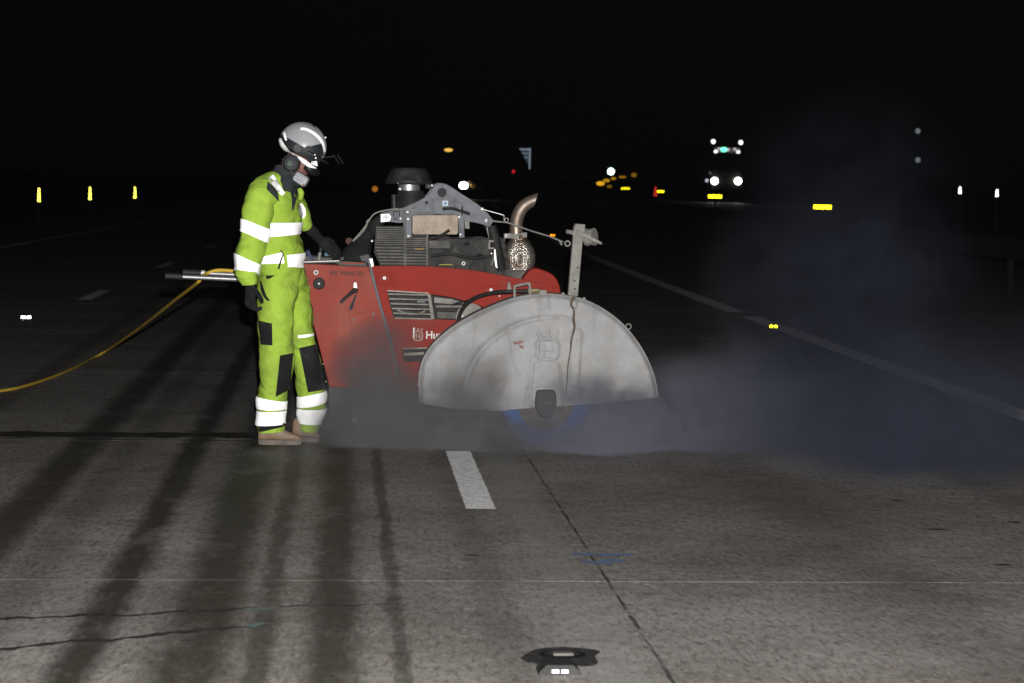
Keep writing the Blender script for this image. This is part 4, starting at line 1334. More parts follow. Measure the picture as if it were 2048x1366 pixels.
def relief(p):
    """Height of the pressed steel (m, towards the viewer) at a point of the cover."""
    x, y = p
    h = 0.0
    if 915 < x < 1175 and 620 < y < 785:
        d, t = poly_d(p, arc)
        wd = 7.5 - 4.5 * t
        h -= (0.016 - 0.010 * t) * math.exp(-(d / wd) ** 2)
    if 1050 < x < 1140 and y > 715:
        h += 0.008 * sstep(sdf(p, chan), -4, 4)
    if 1128 < x < 1175 and 645 < y < 785:
        h += 0.010 * sstep(sdf(p, brk), -3, 3)
    if 1065 < x < 1110 and y < 640:
        h += 0.014 * sstep(sdf(p, boss), -5, 5) * sstep(632 - y, 0, 40)
    if 1065 < x < 1125 and 665 < y < 730:
        so_, si_ = sdf(p, shield_o), sdf(p, shield_i)
        h += 0.012 * sstep(so_, -2.2, 2.0) - 0.012 * sstep(si_, -2.0, 2.2)
        for q in ((1086, 687, 1086, 710), (1104, 687, 1104, 710), (1089, 699, 1101, 699)):
            h += 0.008 * (1 - sstep(seg_d(p, q[:2], q[2:])[0], 1.6, 4.2))
    if 1066 < x < 1125 and 652 < y < 675:
        for k in (-1, 0, 1):
            d = seg_d(p, (1095 + 15 * k, 671), (1095 + 19 * k, 662))[0]
            h += 0.007 * (1 - sstep(d, 2.0, 5.0))
    if 1010 < x < 1055 and 655 < y < 755:
        h -= 0.005 * math.exp(-(poly_d(p, [(1022, 665), (1028, 720), (1042, 748)])[0] / 3.5) ** 2)
    h -= 0.005 * math.exp(-(poly_d(p, [(1066, 728), (1060, 775), (1050, 812)])[0] / 3.0) ** 2) if 1040 < x < 1080 and y > 715 else 0
    h += 0.010 * noise.noise(Vector((x / 110.0, y / 90.0, 3.3))) + 0.0025 * noise.noise(Vector((x / 26.0, y / 22.0, 8.1)))
    de = poly_d(p, gout)[0]
    h -= 0.024 * (1 - sstep(de, 0, 13)) ** 1.5
    return h


def interp(path, x):
    for i in range(len(path) - 1):
        a_, b_ = path[i], path[i + 1]
        if a_[0] <= x <= b_[0] and b_[0] > a_[0]:
            return a_[1] + (b_[1] - a_[1]) * (x - a_[0]) / (b_[0] - a_[0])
    return path[0][1] if x < path[0][0] else path[-1][1]


gtop = [p for i, p in enumerate(gout) if i == 0 or p[0] > max(q[0] for q in gout[:i])]
gbo = sorted(gbot + [gout[0], gout[-1]])
NX, NY = 230, 110
xs_ = [838.2 + (1317.8 - 838.2) * (0.35 * (k / NX) + 0.65 * (0.5 - 0.5 * math.cos(math.pi * k / NX))) for k in range(NX + 1)]
gv, gf = [], []
for x in xs_:
    y0, y1 = interp(gtop, x), interp(gbo, x)
    for j in range(NY + 1):
        y = y0 + (y1 - y0) * j / NY
        gv.append(at(x, y, YGU) - Vector((0, relief((x, y)), 0)))
for i in range(NX):
    for j in range(NY):
        q = i * (NY + 1) + j
        gf.append((q, q + 1, q + NY + 2, q + NY + 1))
guard = MB().add(gv, gf).build('blade_guard', MAT['guard'], saw, smooth='all')
gs = guard.modifiers.new('plate', 'SOLIDIFY'); gs.thickness = 0.008
gs.offset = -1 if guard.data.polygons[len(guard.data.polygons) // 2].normal.y < 0 else 1
MB().prism([p + Vector((0, 0.125, 0)) for p in pts(gpoly, YGU)], 0.05).build('guard_back', MAT['guard'], saw, bevel=0.01)
rimm = MB()
ow = pts(gout, YGU)
vs = []; fs = []
for p in ow:
    nrm = Vector((p.x - 1.05, 0, p.z - 0.25)).normalized()
    vs += [p + Vector((0, 0.03, 0)), p + Vector((0, 0.15, 0)), p - nrm * 0.008 + Vector((0, 0.15, 0)), p - nrm * 0.008 + Vector((0, 0.03, 0))]
for i in range(len(ow) - 1):
    for k in range(4):
        fs.append((i * 4 + k, i * 4 + (k + 1) % 4, i * 4 + 4 + (k + 1) % 4, i * 4 + 4 + k))
rimm.add(vs, fs).build('guard_rim', MAT['guard'], saw, smooth=True)
MB().prism(pts([(1077, 590), (1079, 580), (1093, 580), (1095, 590)], YGU + 0.0), 0.04).build('lifting_lug', MAT['dustgrey'], guard, bevel=0.003)
MB().ringprism(pts([(1048, 655), (1058, 652), (1072, 654), (1076, 662), (1062, 664), (1053, 661)], YGU - 0.016), pts([(1053, 657), (1059, 656), (1068, 657), (1070, 660), (1062, 661), (1056, 660)], YGU - 0.016), 0.005).build('pressed_slot', MAT['guard'], guard)
for poly in ([(1026, 683), (1034, 683), (1047, 681), (1047, 685), (1037, 688), (1028, 689)], [(1036, 689), (1042, 690), (1048, 694), (1046, 698), (1040, 695)]):
    MB().prism(pts(poly, YGU - 0.0135), 0.002).build('paint_scuff', MAT['redmark'], guard)
MB().prism(pts([(998, 661), (1008, 657), (1022, 659), (1022, 668), (1012, 672), (1006, 664)], YGU - 0.004), 0.004).build('mud_splash', MAT['dustgrey'], guard)
# hub cover
hubp = smoothpoly([(1068, 808), (1071, 786), (1077, 779), (1107, 779), (1112, 786), (1114, 808), (1110, 826), (1096, 838), (1080, 832), (1068, 808)], 4)[:-1]
hub = MB().prism(pts(hubp, YGU - 0.045), 0.035, 0.008).build('hub_cover', MAT['hub'], guard, bevel=0.003)
MB().ringprism(pts([(1064, 812), (1067, 782), (1075, 774), (1110, 774), (1117, 782), (1119, 812)], YGU - 0.028), pts([(1069, 810), (1071.5, 785), (1078, 779.5), (1107, 779.5), (1112, 785), (1114, 810)], YGU - 0.028), 0.012).build('hub_frame', MAT['guard'], guard)
for k in range(3):
    bolt(1089 + k * 5, 806, YGU - 0.048, 2.0, 'zinc', guard, 'hub_screw')
# hanging dirty cord on the guard
cord = [(1149, 594), (1143, 603), (1143, 612), (1148, 620), (1147, 640), (1149, 655), (1143, 680), (1141, 700), (1136, 730), (1134, 765), (1131, 792)]
MB().tube([at(x, y, YGU - (0.006 if y < 640 else 0.027)) for x, y in cord], [0.010, 0.008, 0.007, 0.006, 0.008, 0.006, 0.005, 0.004, 0.0035, 0.003, 0.002], 8, smooth=4).build('frayed_cord', MAT['rust'], saw, smooth=True)
MB().tube([at(x, y, YGU - 0.008) for x, y in ((1149, 594), (1154, 605), (1152, 616), (1148, 622))], 0.005, 8, smooth=4).build('cord_loop', MAT['dustgrey'], saw, smooth=True)
# eye ring and U handle
MB().torus(at(1257, 653, YGU + 0.06), (0, 1, 0), 0.015, 0.0035).build('eye_ring', MAT['dustgrey'], guard, smooth='all')
MB().tube([at(1030, 606, 12.25), at(1029, 576, 12.25), at(1032, 572, 12.25), at(1055, 567, 12.25), at(1059, 569, 12.25), at(1061, 590, 12.25)], 0.0075, 10, smooth=3).build('guard_handle', MAT['dustgrey'], guard, smooth=True)
for px, py in ((1126, 588), (1168, 598)):
    bolt(px, py, YGU + 0.04, 4, 'dustgrey', guard)
# water hose to the guard
MB().tube([at(916, 660, 12.45), at(917, 640, 12.44), at(925, 618, 12.42), at(946, 598, 12.38), at(982, 586, 12.32), at(1020, 583, 12.28), at(1058, 582, 12.27)], 0.0115, 12, smooth=5).build('water_hose', MAT['rubber'], saw, smooth=True)
MB().tube([at(1056, 582, 12.27), at(1078, 581, 12.27)], [0.015, 0.013], 6).build('hose_fitting', MAT['brass'], saw)
MB().tube([at(900, 612, 12.60), at(915, 606, 12.56), at(935, 601, 12.52), at(950, 596, 12.44)], 0.005, 8, smooth=4).build('small_hose', MAT['rubber'], saw, smooth=True)
# post with reel
post = MB()
b0, b1 = at(1146, 592, 12.28), at(1158, 452, 12.28)
ax = (b1 - b0).normalized(); side = Vector((ax.z, 0, -ax.x))
w = 0.028
sq = [b0 - side * w, b0 + side * w, b1 + side * w, b1 - side * w]
gpst = MB().prism(sq, 0.056).build('guard_post', MAT['dustgrey'], saw, bevel=0.004)
cA, cB = b0.lerp(b1, 0.86), b0.lerp(b1, 1.0)
MB().prism([cA - side * 0.034, cA + side * 0.036, cB + side * 0.034 + ax * 0.012, cB - side * 0.022 + ax * 0.012] if False else [q - Vector((0, 0.007, 0)) for q in (cA - side * 0.034, cA + side * 0.036, cB + side * 0.034 + ax * 0.012, cB - side * 0.022 + ax * 0.012)], 0.07).build('post_head', MAT['dustgrey'], gpst, bevel=0.004)
MB().tube([at(1134, 463, 12.27), at(1180, 470, 12.34)], 0.012, 10).build('reel_axle', MAT['dustgrey'], gpst, smooth=True)
rc = at(1181, 475, 12.37)
reel = MB()
reel.lathe(rc + Vector((-0.022, 0.02, 0)), (0.85, -0.5, 0.1), [(0, 0.02), (0, 0.050), (0.006, 0.050), (0.006, 0.034), (0.046, 0.034), (0.046, 0.050), (0.052, 0.050), (0.052, 0.02)], 28)
rl = reel.build('cord_reel', MAT['dustgrey'], gpst, smooth=True)
m = MB()
for k in range(5):
    m.torus(rc + Vector((-0.022, 0.02, 0)) + Vector((0.85, -0.5, 0.1)).normalized() * (0.010 + 0.008 * k), (0.85, -0.5, 0.1), 0.041, 0.0055, 26, 6)
m.build('wound_cord', MAT['dustgrey'], gpst, smooth='all')
MB().prism([at(1153, 461, 12.26), at(1158, 460, 12.26), at(1203, 484, 12.26), at(1205, 489, 12.26), at(1198, 488, 12.26), at(1152, 467, 12.26)], 0.018).build('pointer_arm', MAT['dustgrey'], gpst, bevel=0.003)
MB().torus(at(1135, 487, 12.30), (0, 1, 0.0), 0.014, 0.0042).build('post_eye', MAT['dustgrey'], gpst, smooth='all')
for k, (px, py) in enumerate(((1149, 562), (1155, 535), (1150, 578))):
    bolt(px, py, 12.275, 2.0, 'hub', gpst)

# ---- blade
bc = at(1091, 806, 12.30); BR = bc.z + 0.012
blade = empty('saw_blade', (bc.x, bc.y, 0.0)); blade.parent = saw; blade.location = Vector((bc.x, bc.y, 0)) - saw.location
def annulus(m, c, r0, r1, t, n, teeth=0):
    o, i = [], []
    for k in range(n):
        a = 2 * math.pi * k / n
        r = r1 if not teeth or (k % teeth) else r1 - 0.016
        o.append((c.x + r * math.cos(a), c.y - t / 2, c.z + r * math.sin(a)))
        i.append((c.x + r0 * math.cos(a), c.y - t / 2, c.z + r0 * math.sin(a)))
    m.ringprism(o, i, t)
    return m
annulus(MB(), bc, 0.155, BR, 0.005, 144, 8).build('blade_ring', MAT['blade'], blade)
annulus(MB(), bc, 0.03, 0.157, 0.007, 64).build('blade_core', MAT['blade_core'], blade)
MB().lathe(bc + Vector((0, 0.03, 0)), (0, -1, 0), [(0, 0.06), (0.055, 0.06), (0.065, 0.04)], 26).build('flange', MAT['hub'], blade, smooth=True)
# drive shaft into the body
MB().tube([bc, bc + Vector((0, 0.35, 0))], 0.03, 16).build('drive_shaft', MAT['steel'], blade, smooth=True)
tag(saw, 'dusty red diesel floor saw with a pale steel blade guard and bent exhaust', 'floor saw')

# ------------------------------------------------------------------ yellow hose
hp = [at(482, 544, 13.04), at(455, 541, 13.06), at(432, 541, 13.07), at(412, 548, 13.06), at(402, 556, 12.98), at(393, 567, 13.0), at(350, 600, 13.9), at(310, 632, 15.0), at(258, 671, 16.6)]
hp += [ground(200, 709, 0.014), ground(130, 744, 0.014), ground(60, 769, 0.014), ground(0, 782, 0.014), ground(-120, 794, 0.014), ground(-300, 790, 0.014)]
hose = MB().tube(hp, [0.0105] * len(hp), 12, smooth=8).build('hose', MAT['hose_yellow'], None, smooth=True)
tag(hose, 'yellow hose looping from the handlebars down across the dark road', 'hose')

# ------------------------------------------------------------------ THE WORKER
from mathutils.bvhtree import BVHTree
person = empty('person', (ground(560, 884).x, 12.28, 0.0))


class Loft:
    """Cloth tube through rings (px, py, half width in px, Y, half depth in m), with folds."""
    def __init__(s, rings, seed=0, amp=0.006, freq=14.0):
        s.r = [(at(x, y, Y), hw * mpx(Y), dp, y) for x, y, hw, Y, dp in rings]
        s.seed, s.amp, s.freq = seed, amp, freq
        s.n = len(rings)

    def ring(s, u):
        u = min(max(u, 0), s.n - 1 - 1e-6); i = int(u); t = u - i
        q = [s.r[min(max(i + k, 0), s.n - 1)] for k in (-1, 0, 1, 2)]

        def cr(a, b, c, d):
            return 0.5 * ((2 * b) + (c - a) * t + (2 * a - 5 * b + 4 * c - d) * t * t + (3 * b - a - 3 * c + d) * t ** 3)
        return cr(*[x[0] for x in q]), cr(*[x[1] for x in q]), cr(*[x[2] for x in q])

    def u_of_y(s, y):
        for i in range(s.n - 1):
            a, b = s.r[i][3], s.r[i + 1][3]
            if (a - y) * (b - y) <= 0 and a != b:
                return i + (y - a) / (b - a)
        return 0.0 if abs(y - s.r[0][3]) < abs(y - s.r[-1][3]) else s.n - 1.0

    def point(s, u, phi, off=0.0):
        c, rx, ry = s.ring(u)
        c1, _, _ = s.ring(u + 0.05); c2, _, _ = s.ring(u - 0.05)
        t = (c1 - c2)
        if t.length < 1e-7: t = Vector((0, 0, -1))
        t.normalize()
        a = Vector((-t.z, 0, t.x)); 
        if a.length < 1e-4: a = Vector((1, 0, 0))
        a.normalize()
        b = Vector((0, 1, 0)); b = b - t * b.dot(t); b.normalize()
        e = a * math.cos(phi) * rx + b * math.sin(phi) * ry
        p = c + e
        k = Vector((s.seed * 7.3, s.seed * 3.1, s.seed))
        w = noise.noise(Vector((p.x * s.freq, p.y * s.freq, p.z * s.freq * 1.5)) + k) * s.amp
        w += noise.noise(Vector((p.x * s.freq * 2.2, p.y * s.freq * 2.2, p.z * s.freq * 3.2)) + k) * s.amp * 0.45
        return p + e.normalized() * (w + off)

    def grid(s, m, nu, nphi, cap0=True, cap1=True):
        vs, fs = [], []
        for i in range(nu + 1):
            u = (s.n - 1) * i / nu
            for j in range(nphi):
                vs.append(s.point(u, 2 * math.pi * j / nphi))
        for i in range(nu):
            for j in range(nphi):
                k = (j + 1) % nphi
                fs.append((i * nphi + j, i * nphi + k, (i + 1) * nphi + k, (i + 1) * nphi + j))
        if cap0: fs.append(tuple(range(nphi)))
        if cap1: fs.append(tuple(range(nu * nphi, (nu + 1) * nphi)))
        return m.add(vs, fs)

    def band(s, yl, yr, h, hr=None, off=0.006, phi0=0.0, phi1=2 * math.pi, n=56, rows=4):
        """Reflective band: top edge at photo height yl (left side) .. yr (right side)."""
        m = MB(); hr = h if hr is None else hr
        full = abs(phi1 - phi0 - 2 * math.pi) < 1e-6
        cols = n if full else n + 1
        sgn = 1 if s.point(0, 0).x > s.point(0, math.pi).x else -1
        vs, fs = [], []
        for lay in (off, off - 0.004):
            for i in range(rows + 1):
                for j in range(cols):
                    ph = phi0 + (phi1 - phi0) * j / n
                    t = 0.5 + 0.5 * math.cos(ph) * sgn
                    y = yl * (1 - t) + yr * t + (h * (1 - t) + hr * t) * i / rows
                    vs.append(s.point(s.u_of_y(y), ph, lay))
        L = (rows + 1) * cols
        for l in (0, L):
            for i in range(rows):
                for j in range(cols if full else cols - 1):
                    k = (j + 1) % cols
                    fs.append((l + i * cols + j, l + i * cols + k, l + (i + 1) * cols + k, l + (i + 1) * cols + j))
        for i in (0, rows):
            for j in range(cols if full else cols - 1):
                k = (j + 1) % cols
                fs.append((i * cols + j, i * cols + k, L + i * cols + k, L + i * cols + j))
        return m.add(vs, fs)


def bvh_of(objs):
    vs, fs = [], []
    for o in objs:
        n = len(vs)
        vs += [v.co.copy() for v in o.data.vertices]
        fs += [tuple(i + n for i in p.vertices) for p in o.data.polygons]
    return BVHTree.FromPolygons(vs, fs)


def drape(bvh, rows, off, thick=0.003):
    """rows: grid of photo points; laid on the cloth behind them, a little proud, with thickness."""
    m = MB(); nr, nc = len(rows), len(rows[0])
    P2 = []; last = None
    C = Vector((0, 0, CAMZ))
    for row in rows:
        for x, y in row:
            d = ray(x, y).normalized()
            h = bvh.ray_cast(C, d)[0]
            dist = (h - C).length if h is not None else last
            if dist is None: dist = 12.2
            if last is not None and abs(dist - last) > 0.10: dist = last
            last = dist
            P2.append((C, d, dist))
    vs = [c + d * (t - off) for c, d, t in P2] + [c + d * (t - off + thick) for c, d, t in P2]
    N = nr * nc; fs = []
    for i in range(nr - 1):
        for j in range(nc - 1):
            q = (i * nc + j, i * nc + j + 1, (i + 1) * nc + j + 1, (i + 1) * nc + j)
            fs.append(q); fs.append(tuple(N + k for k in q[::-1]))
    for j in range(nc - 1):
        for i in (0, nr - 1):
            fs.append((i * nc + j, i * nc + j + 1, N + i * nc + j + 1, N + i * nc + j))
    for i in range(nr - 1):
        for j in (0, nc - 1):
            fs.append((i * nc + j, (i + 1) * nc + j, N + (i + 1) * nc + j, N + i * nc + j))
    return m.add(vs, fs)


def quadrows(a, b, c, d, nx=8, ny=8):
    """a, b: top left/right; c, d: bottom right/left."""
    rows = []
    for i in range(ny + 1):
        t = i / ny
        l = (a[0] + (d[0] - a[0]) * t, a[1] + (d[1] - a[1]) * t); r = (b[0] + (c[0] - b[0]) * t, b[1] + (c[1] - b[1]) * t)
        rows.append([(l[0] + (r[0] - l[0]) * j / nx, l[1] + (r[1] - l[1]) * j / nx) for j in range(nx + 1)])
    return rows


def striprows(path, widths, k=4):
    P2 = [Vector((x, y, 0)) for x, y in path]
    P2, Wd = spline(P2, list(widths), k)
    a, mid, b = [], [], []
    for i, p in enumerate(P2):
        t = (P2[min(i + 1, len(P2) - 1)] - P2[max(i - 1, 0)]).normalized()
        nn = Vector((-t.y, t.x, 0)) * Wd[i] / 2
        a.append(((p - nn).x, (p - nn).y)); mid.append((p.x, p.y)); b.append(((p + nn).x, (p + nn).y))
    return [a, mid, b]


YT = 12.30
torso = Loft([(572, 352, 17, YT, 0.075), (561, 366, 33, YT, 0.12), (552, 384, 48, YT, 0.165), (548, 405, 52, YT, 0.18), (546, 435, 53, YT, 0.18), (547, 460, 51, YT, 0.175), (551, 490, 53, YT, 0.175), (558, 515, 51, YT, 0.175), (561, 535, 46, YT, 0.17), (562, 547, 44, YT, 0.165)], 1, 0.017, 7)
sleeve = Loft([(537, 372, 20, 12.20, 0.06), (528, 386, 33, 12.16, 0.085), (518, 405, 30, 12.13, 0.085), (514, 440, 29, 12.11, 0.08), (509, 470, 27.5, 12.11, 0.078), (502, 495, 26, 12.11, 0.075), (496, 520, 26.5, 12.10, 0.073), (496, 545, 24, 12.09, 0.068), (500, 562, 18, 12.08, 0.058), (501, 569, 15, 12.08, 0.05)], 2, 0.014, 9)
farsl = Loft([(575, 385, 18, 12.42, 0.07), (590, 405, 19, 12.45, 0.075), (601, 424, 18.5, 12.47, 0.07), (606, 440, 17, 12.48, 0.065), (612, 452, 14, 12.50, 0.055)], 3, 0.006, 14)
jm = MB(); torso.grid(jm, 60, 48); sleeve.grid(jm, 54, 32); farsl.grid(jm, 26, 28)
jacket = jm.build('jacket', MAT['hivis'], person, smooth='all')
farfore = Loft([(610, 449, 11, 12.50, 0.045), (621, 459, 11, 12.52, 0.042), (633, 471, 9.5, 12.55, 0.038), (641, 481, 8, 12.57, 0.034)], 4, 0.004, 18)
fm = MB(); farfore.grid(fm, 20, 20)
fm.build('gauntlet', MAT['fabric_black'], person, smooth='all')

# legs
YN, YF = 12.22, 12.36
near = Loft([(560, 538, 44, 12.29, 0.16), (560, 555, 44, 12.28, 0.155), (555, 580, 41, 12.25, 0.125), (551, 610, 38, YN, 0.11), (551, 650, 36.5, YN, 0.105), (553, 690, 34.5, YN, 0.10), (553, 725, 34.5, YN, 0.097), (549, 765, 31.5, YN, 0.092), (545, 795, 28, YN, 0.086), (542, 825, 27.5, YN, 0.086), (542, 850, 27, YN, 0.085), (543, 863, 26.5, YN, 0.083)], 5, 0.012, 9)
far = Loft([(572, 545, 36, 12.32, 0.14), (583, 575, 35, YF, 0.125), (590, 605, 32, YF, 0.115), (597, 645, 30, YF, 0.108), (605, 685, 26.5, YF, 0.10), (612, 720, 27, YF, 0.098), (619, 755, 27, YF, 0.095), (622, 785, 28, YF, 0.09), (624, 810, 27.5, YF, 0.088), (621, 835, 24, YF, 0.085), (617, 862, 18, YF, 0.08)], 6, 0.012, 9)
tm = MB(); near.grid(tm, 74, 40); far.grid(tm, 74, 40)
trousers = tm.build('trousers', MAT['hivis_dirty'], person, smooth='all')
BJ = bvh_of([jacket]); BT = bvh_of([trousers])

# reflective bands
for lf, par, args in (
        (torso, jacket, (443, 446, 27, 28)), (sleeve, jacket, (442, 453, 25, 24)), (sleeve, jacket, (513, 530, 25, 24)),
        (near, trousers, (796, 799, 23, 16)), (near, trousers, (823, 818, 26, 28)), (far, trousers, (790, 784, 27, 20)), (far, trousers, (820, 814, 27, 30))):
    lf.band(*args, off=0.007).build('reflective_band', MAT['tape'], par, smooth=True)


torso.band(500, 509, 18, 20, off=0.008, phi0=R(95), phi1=R(282), n=40).build('reflective_band', MAT['tape'], jacket, smooth=True)
torso.band(506, 516, 18, 22, off=0.008, phi0=R(-70), phi1=R(85), n=36).build('reflective_band', MAT['tape'], jacket, smooth=True)


def patch(bvh, rows, off, mat, par, name):
    drape(bvh, rows, off).build(name, MAT[mat], par, smooth=True)


patch(BJ, striprows([(541, 352), (548, 363), (556, 375), (567, 389)], [12.5, 13, 11, 8.5]), 0.011, 'tape', jacket, 'shoulder_band')
patch(BJ, quadrows((535, 363), (553, 377), (559, 404), (533, 378), 6, 8), 0.007, 'snood', jacket, 'dark_yoke')
patch(BJ, striprows([(582, 375), (588, 392), (587, 408), (586, 421)], [8, 11, 7, 2]), 0.008, 'snood', jacket, 'zip_flap')
patch(BJ, striprows([(602, 407), (604, 418), (606, 428), (605, 436)], [3, 13, 12, 5]), 0.008, 'tape', jacket, 'chest_flash')
patch(BJ, striprows([(561, 500), (566, 508), (562, 520), (557, 538)], [2, 2.5, 3, 4]), 0.016, 'fabric_black', jacket, 'zip_pull')
patch(BT, quadrows((530, 547), (553, 549), (538, 558), (533, 558), 5, 3), 0.006, 'fabric_black', trousers, 'pocket_mouth')
patch(BT, striprows([(521, 562), (525, 580), (531, 594), (538, 601)], [3, 7, 6, 4]), 0.006, 'fabric_black', trousers, 'pocket_mouth')
patch(BT, quadrows((516, 641), (544, 647), (545, 691), (521, 689)), 0.007, 'fabric_black', trousers, 'thigh_pocket')
patch(BT, quadrows((560, 711), (587, 706), (580, 779), (551, 794)), 0.008, 'fabric_black', trousers, 'knee_pad')
patch(BT, quadrows((598, 696), (634, 688), (651, 779), (616, 785)), 0.008, 'fabric_black', trousers, 'knee_pad')
patch(BT, striprows([(563, 688.5), (575, 688), (587, 684)], [5, 6, 5]), 0.009, 'tape', trousers, 'knee_piping')
patch(BT, striprows([(596, 673.5), (612, 672), (628, 669)], [5, 6, 5]), 0.009, 'tape', trousers, 'knee_piping')
patch(BT, quadrows((517, 852), (570, 846), (570, 853), (518, 865), 8, 3), 0.004, 'fabric_black', trousers, 'hem')

# boots
def boot(hx, tx, y, Y, hgt, name):
    b = at(hx, y, Y); t = at(tx, y, Y); L = t.x - b.x
    prof = [(0.0, 0.030, 0.115), (0.10, 0.042, 0.135), (0.28, 0.045, 0.14), (0.42, 0.045, 0.115), (0.58, 0.048, 0.082), (0.75, 0.050, 0.066), (0.90, 0.045, 0.058), (0.98, 0.030, 0.042), (1.0, 0.012, 0.025)]
    m = MB(); seg = 16; vs = []; fs = []
    for f, hw, h in prof:
        for k in range(seg):
            a = 2 * math.pi * k / seg
            z = 0.02 + (h - 0.02) * (0.5 + 0.5 * math.sin(a)) ** 0.8
            w = hw * (abs(math.cos(a)) ** 0.7) * (1 if math.cos(a) > 0 else -1)
            vs.append((b.x + f * L, Y + w, z + 0.004 * noise.noise(Vector((f * 9, w * 40, z * 30)))))
    for i in range(len(prof) - 1):
        for k in range(seg):
            q = (k + 1) % seg
            fs.append((i * seg + k, i * seg + q, (i + 1) * seg + q, (i + 1) * seg + k))
    fs += [tuple(range(seg)), tuple(range((len(prof) - 1) * seg, len(prof) * seg))]
    m.add(vs, fs)
    bo = m.build('boot', MAT['boot'], person, smooth='all')
    sl = MB(); n = len(prof)
    lo = [(b.x + f * L, Y - hw * 1.08, 0) for f, hw, h in prof] + [(b.x + f * L, Y + hw * 1.08, 0) for f, hw, h in prof[::-1]]
    N = len(lo)
    sl.add([(x, yy, 0.001) for x, yy, _ in lo] + [(x, yy, 0.030) for x, yy, _ in lo], [tuple(range(N)), tuple(range(2 * N - 1, N - 1, -1))] + [(i, (i + 1) % N, N + (i + 1) % N, N + i) for i in range(N)])
    sl.build('sole', MAT['sole'], bo, bevel=0.004)


boot(517, 604, 884, YN, 0.13, 'boot')
boot(585, 640, 880, YF, 0.13, 'boot')

# the body under the clothes: one continuous skin, with head and neck
me = bpy.data.meshes.new('body')
J = [(at(563, 545, 12.29), .12), (at(556, 480, 12.30), .11), (at(552, 410, 12.30), .12), (at(566, 362, 12.30), .06), (at(578, 345, 12.29), .055), (at(594, 326, 12.28), .080), (at(603, 303, 12.28), .088), (at(606, 342, 12.27), .058), (at(618, 340, 12.27), .045),
     (at(524, 396, 12.16), .05), (at(510, 470, 12.11), .042), (at(500, 560, 12.08), .035), (at(578, 395, 12.42), .04), (at(608, 443, 12.49), .025), (at(636, 476, 12.57), .018),
     (at(553, 600, YN), .075), (at(553, 715, YN), .055), (at(543, 850, YN), .045), (at(592, 610, YF), .07), (at(612, 720, YF), .055), (at(620, 850, YF), .042)]
E = [(0, 1), (1, 2), (2, 3), (3, 4), (4, 5), (5, 6), (5, 7), (7, 8), (2, 9), (9, 10), (10, 11), (2, 12), (12, 13), (13, 14), (0, 15), (15, 16), (16, 17), (0, 18), (18, 19), (19, 20)]
me.from_pydata([tuple(p) for p, r in J], E, [])
me.materials.append(MAT['skin'])
body = bpy.data.objects.new('body', me); COL.objects.link(body)
body.parent = person; body.location = -person.location
sk = body.modifiers.new('skin', 'SKIN')
for i, (p, r) in enumerate(J):
    me.skin_vertices[0].data[i].radius = (r, r)
me.skin_vertices[0].data[0].use_root = True
body.modifiers.new('sub', 'SUBSURF').levels = 2
body.modifiers['sub'].render_levels = 2
for md in ():
    pass

# snood and collar
sn = Loft([(572, 330, 23, 12.29, 0.08), (572, 345, 26, 12.29, 0.088), (574, 360, 25, 12.285, 0.095), (576, 376, 22, 12.27, 0.10), (580, 392, 14, 12.25, 0.10)], 8, 0.006, 20)
m = MB(); sn.grid(m, 26, 30, cap0=False)
m.build('snood', MAT['snood'], person, smooth='all')
MB().tube([at(598, 377, 12.20), at(602, 386, 12.20), at(600, 400, 12.21)], [0.012, 0.018, 0.012], 10, smooth=4).build('collar_front', MAT['hivis'], person, smooth='all')

# helmet
HC = at(605, 291, 12.28)
tl = R(29)
HF = Vector((math.cos(tl), 0, -math.sin(tl))); HU = Vector((math.sin(tl), 0, math.cos(tl))); HS = Vector((0, 1, 0))
yawh = R(-12)
HF, HS = (HF * math.cos(yawh) + HS * math.sin(yawh)), (HS * math.cos(yawh) - HF * math.sin(yawh))


def hp_(az, el, off=0.0, a=0.136, b=0.112, c=0.125):
    e = Vector((math.cos(el) * math.cos(az), math.cos(el) * math.sin(az), math.sin(el)))
    ridge = 0.004 * max(0, math.cos(az * 2)) * math.sin(el) ** 2
    return HC + HF * e.x * (a + off + ridge) + HS * e.y * (b + off) + HU * e.z * (c + off + ridge)


def dome(el0, el1, ne=14, na=48, off=0.0):
    m = MB(); vs = []; fs = []
    for i in range(ne + 1):
        el = el0 + (el1 - el0) * i / ne
        for j in range(na):
            vs.append(hp_(2 * math.pi * j / na, el, off))
    for i in range(ne):
        for j in range(na):
            k = (j + 1) % na
            fs.append((i * na + j, i * na + k, (i + 1) * na + k, (i + 1) * na + j))
    fs.append(tuple(range(ne * na, (ne + 1) * na)))
    return m.add(vs, fs)


helmet = dome(R(-4), R(86)).build('helmet', MAT['helmet'], person, smooth='all')
skirt = dome(R(-24), R(-2), 6, 48, 0.002).build('helmet_band', MAT['helmet_dark'], person, smooth='all')
# peak
m = MB(); vs = []; fs = []; n = 16
for i in range(n + 1):
    az = R(-62 + 124 * i / n)
    ext = 0.045 * math.cos(az) ** 1.2
    for q, (ex, dz) in enumerate(((0.0, 0.0), (ext, -0.008), (ext, -0.013), (0.0, -0.006))):
        vs.append(hp_(az, R(-3)) + (HF * math.cos(az) + HS * math.sin(az)) * ex + HU * dz)
for i in range(n):
    for q in range(4):
        fs.append((i * 4 + q, i * 4 + (q + 1) % 4, i * 4 + 4 + (q + 1) % 4, i * 4 + 4 + q))
m.add(vs, fs).build('helmet_peak', MAT['helmet_dark'], helmet, smooth=True)
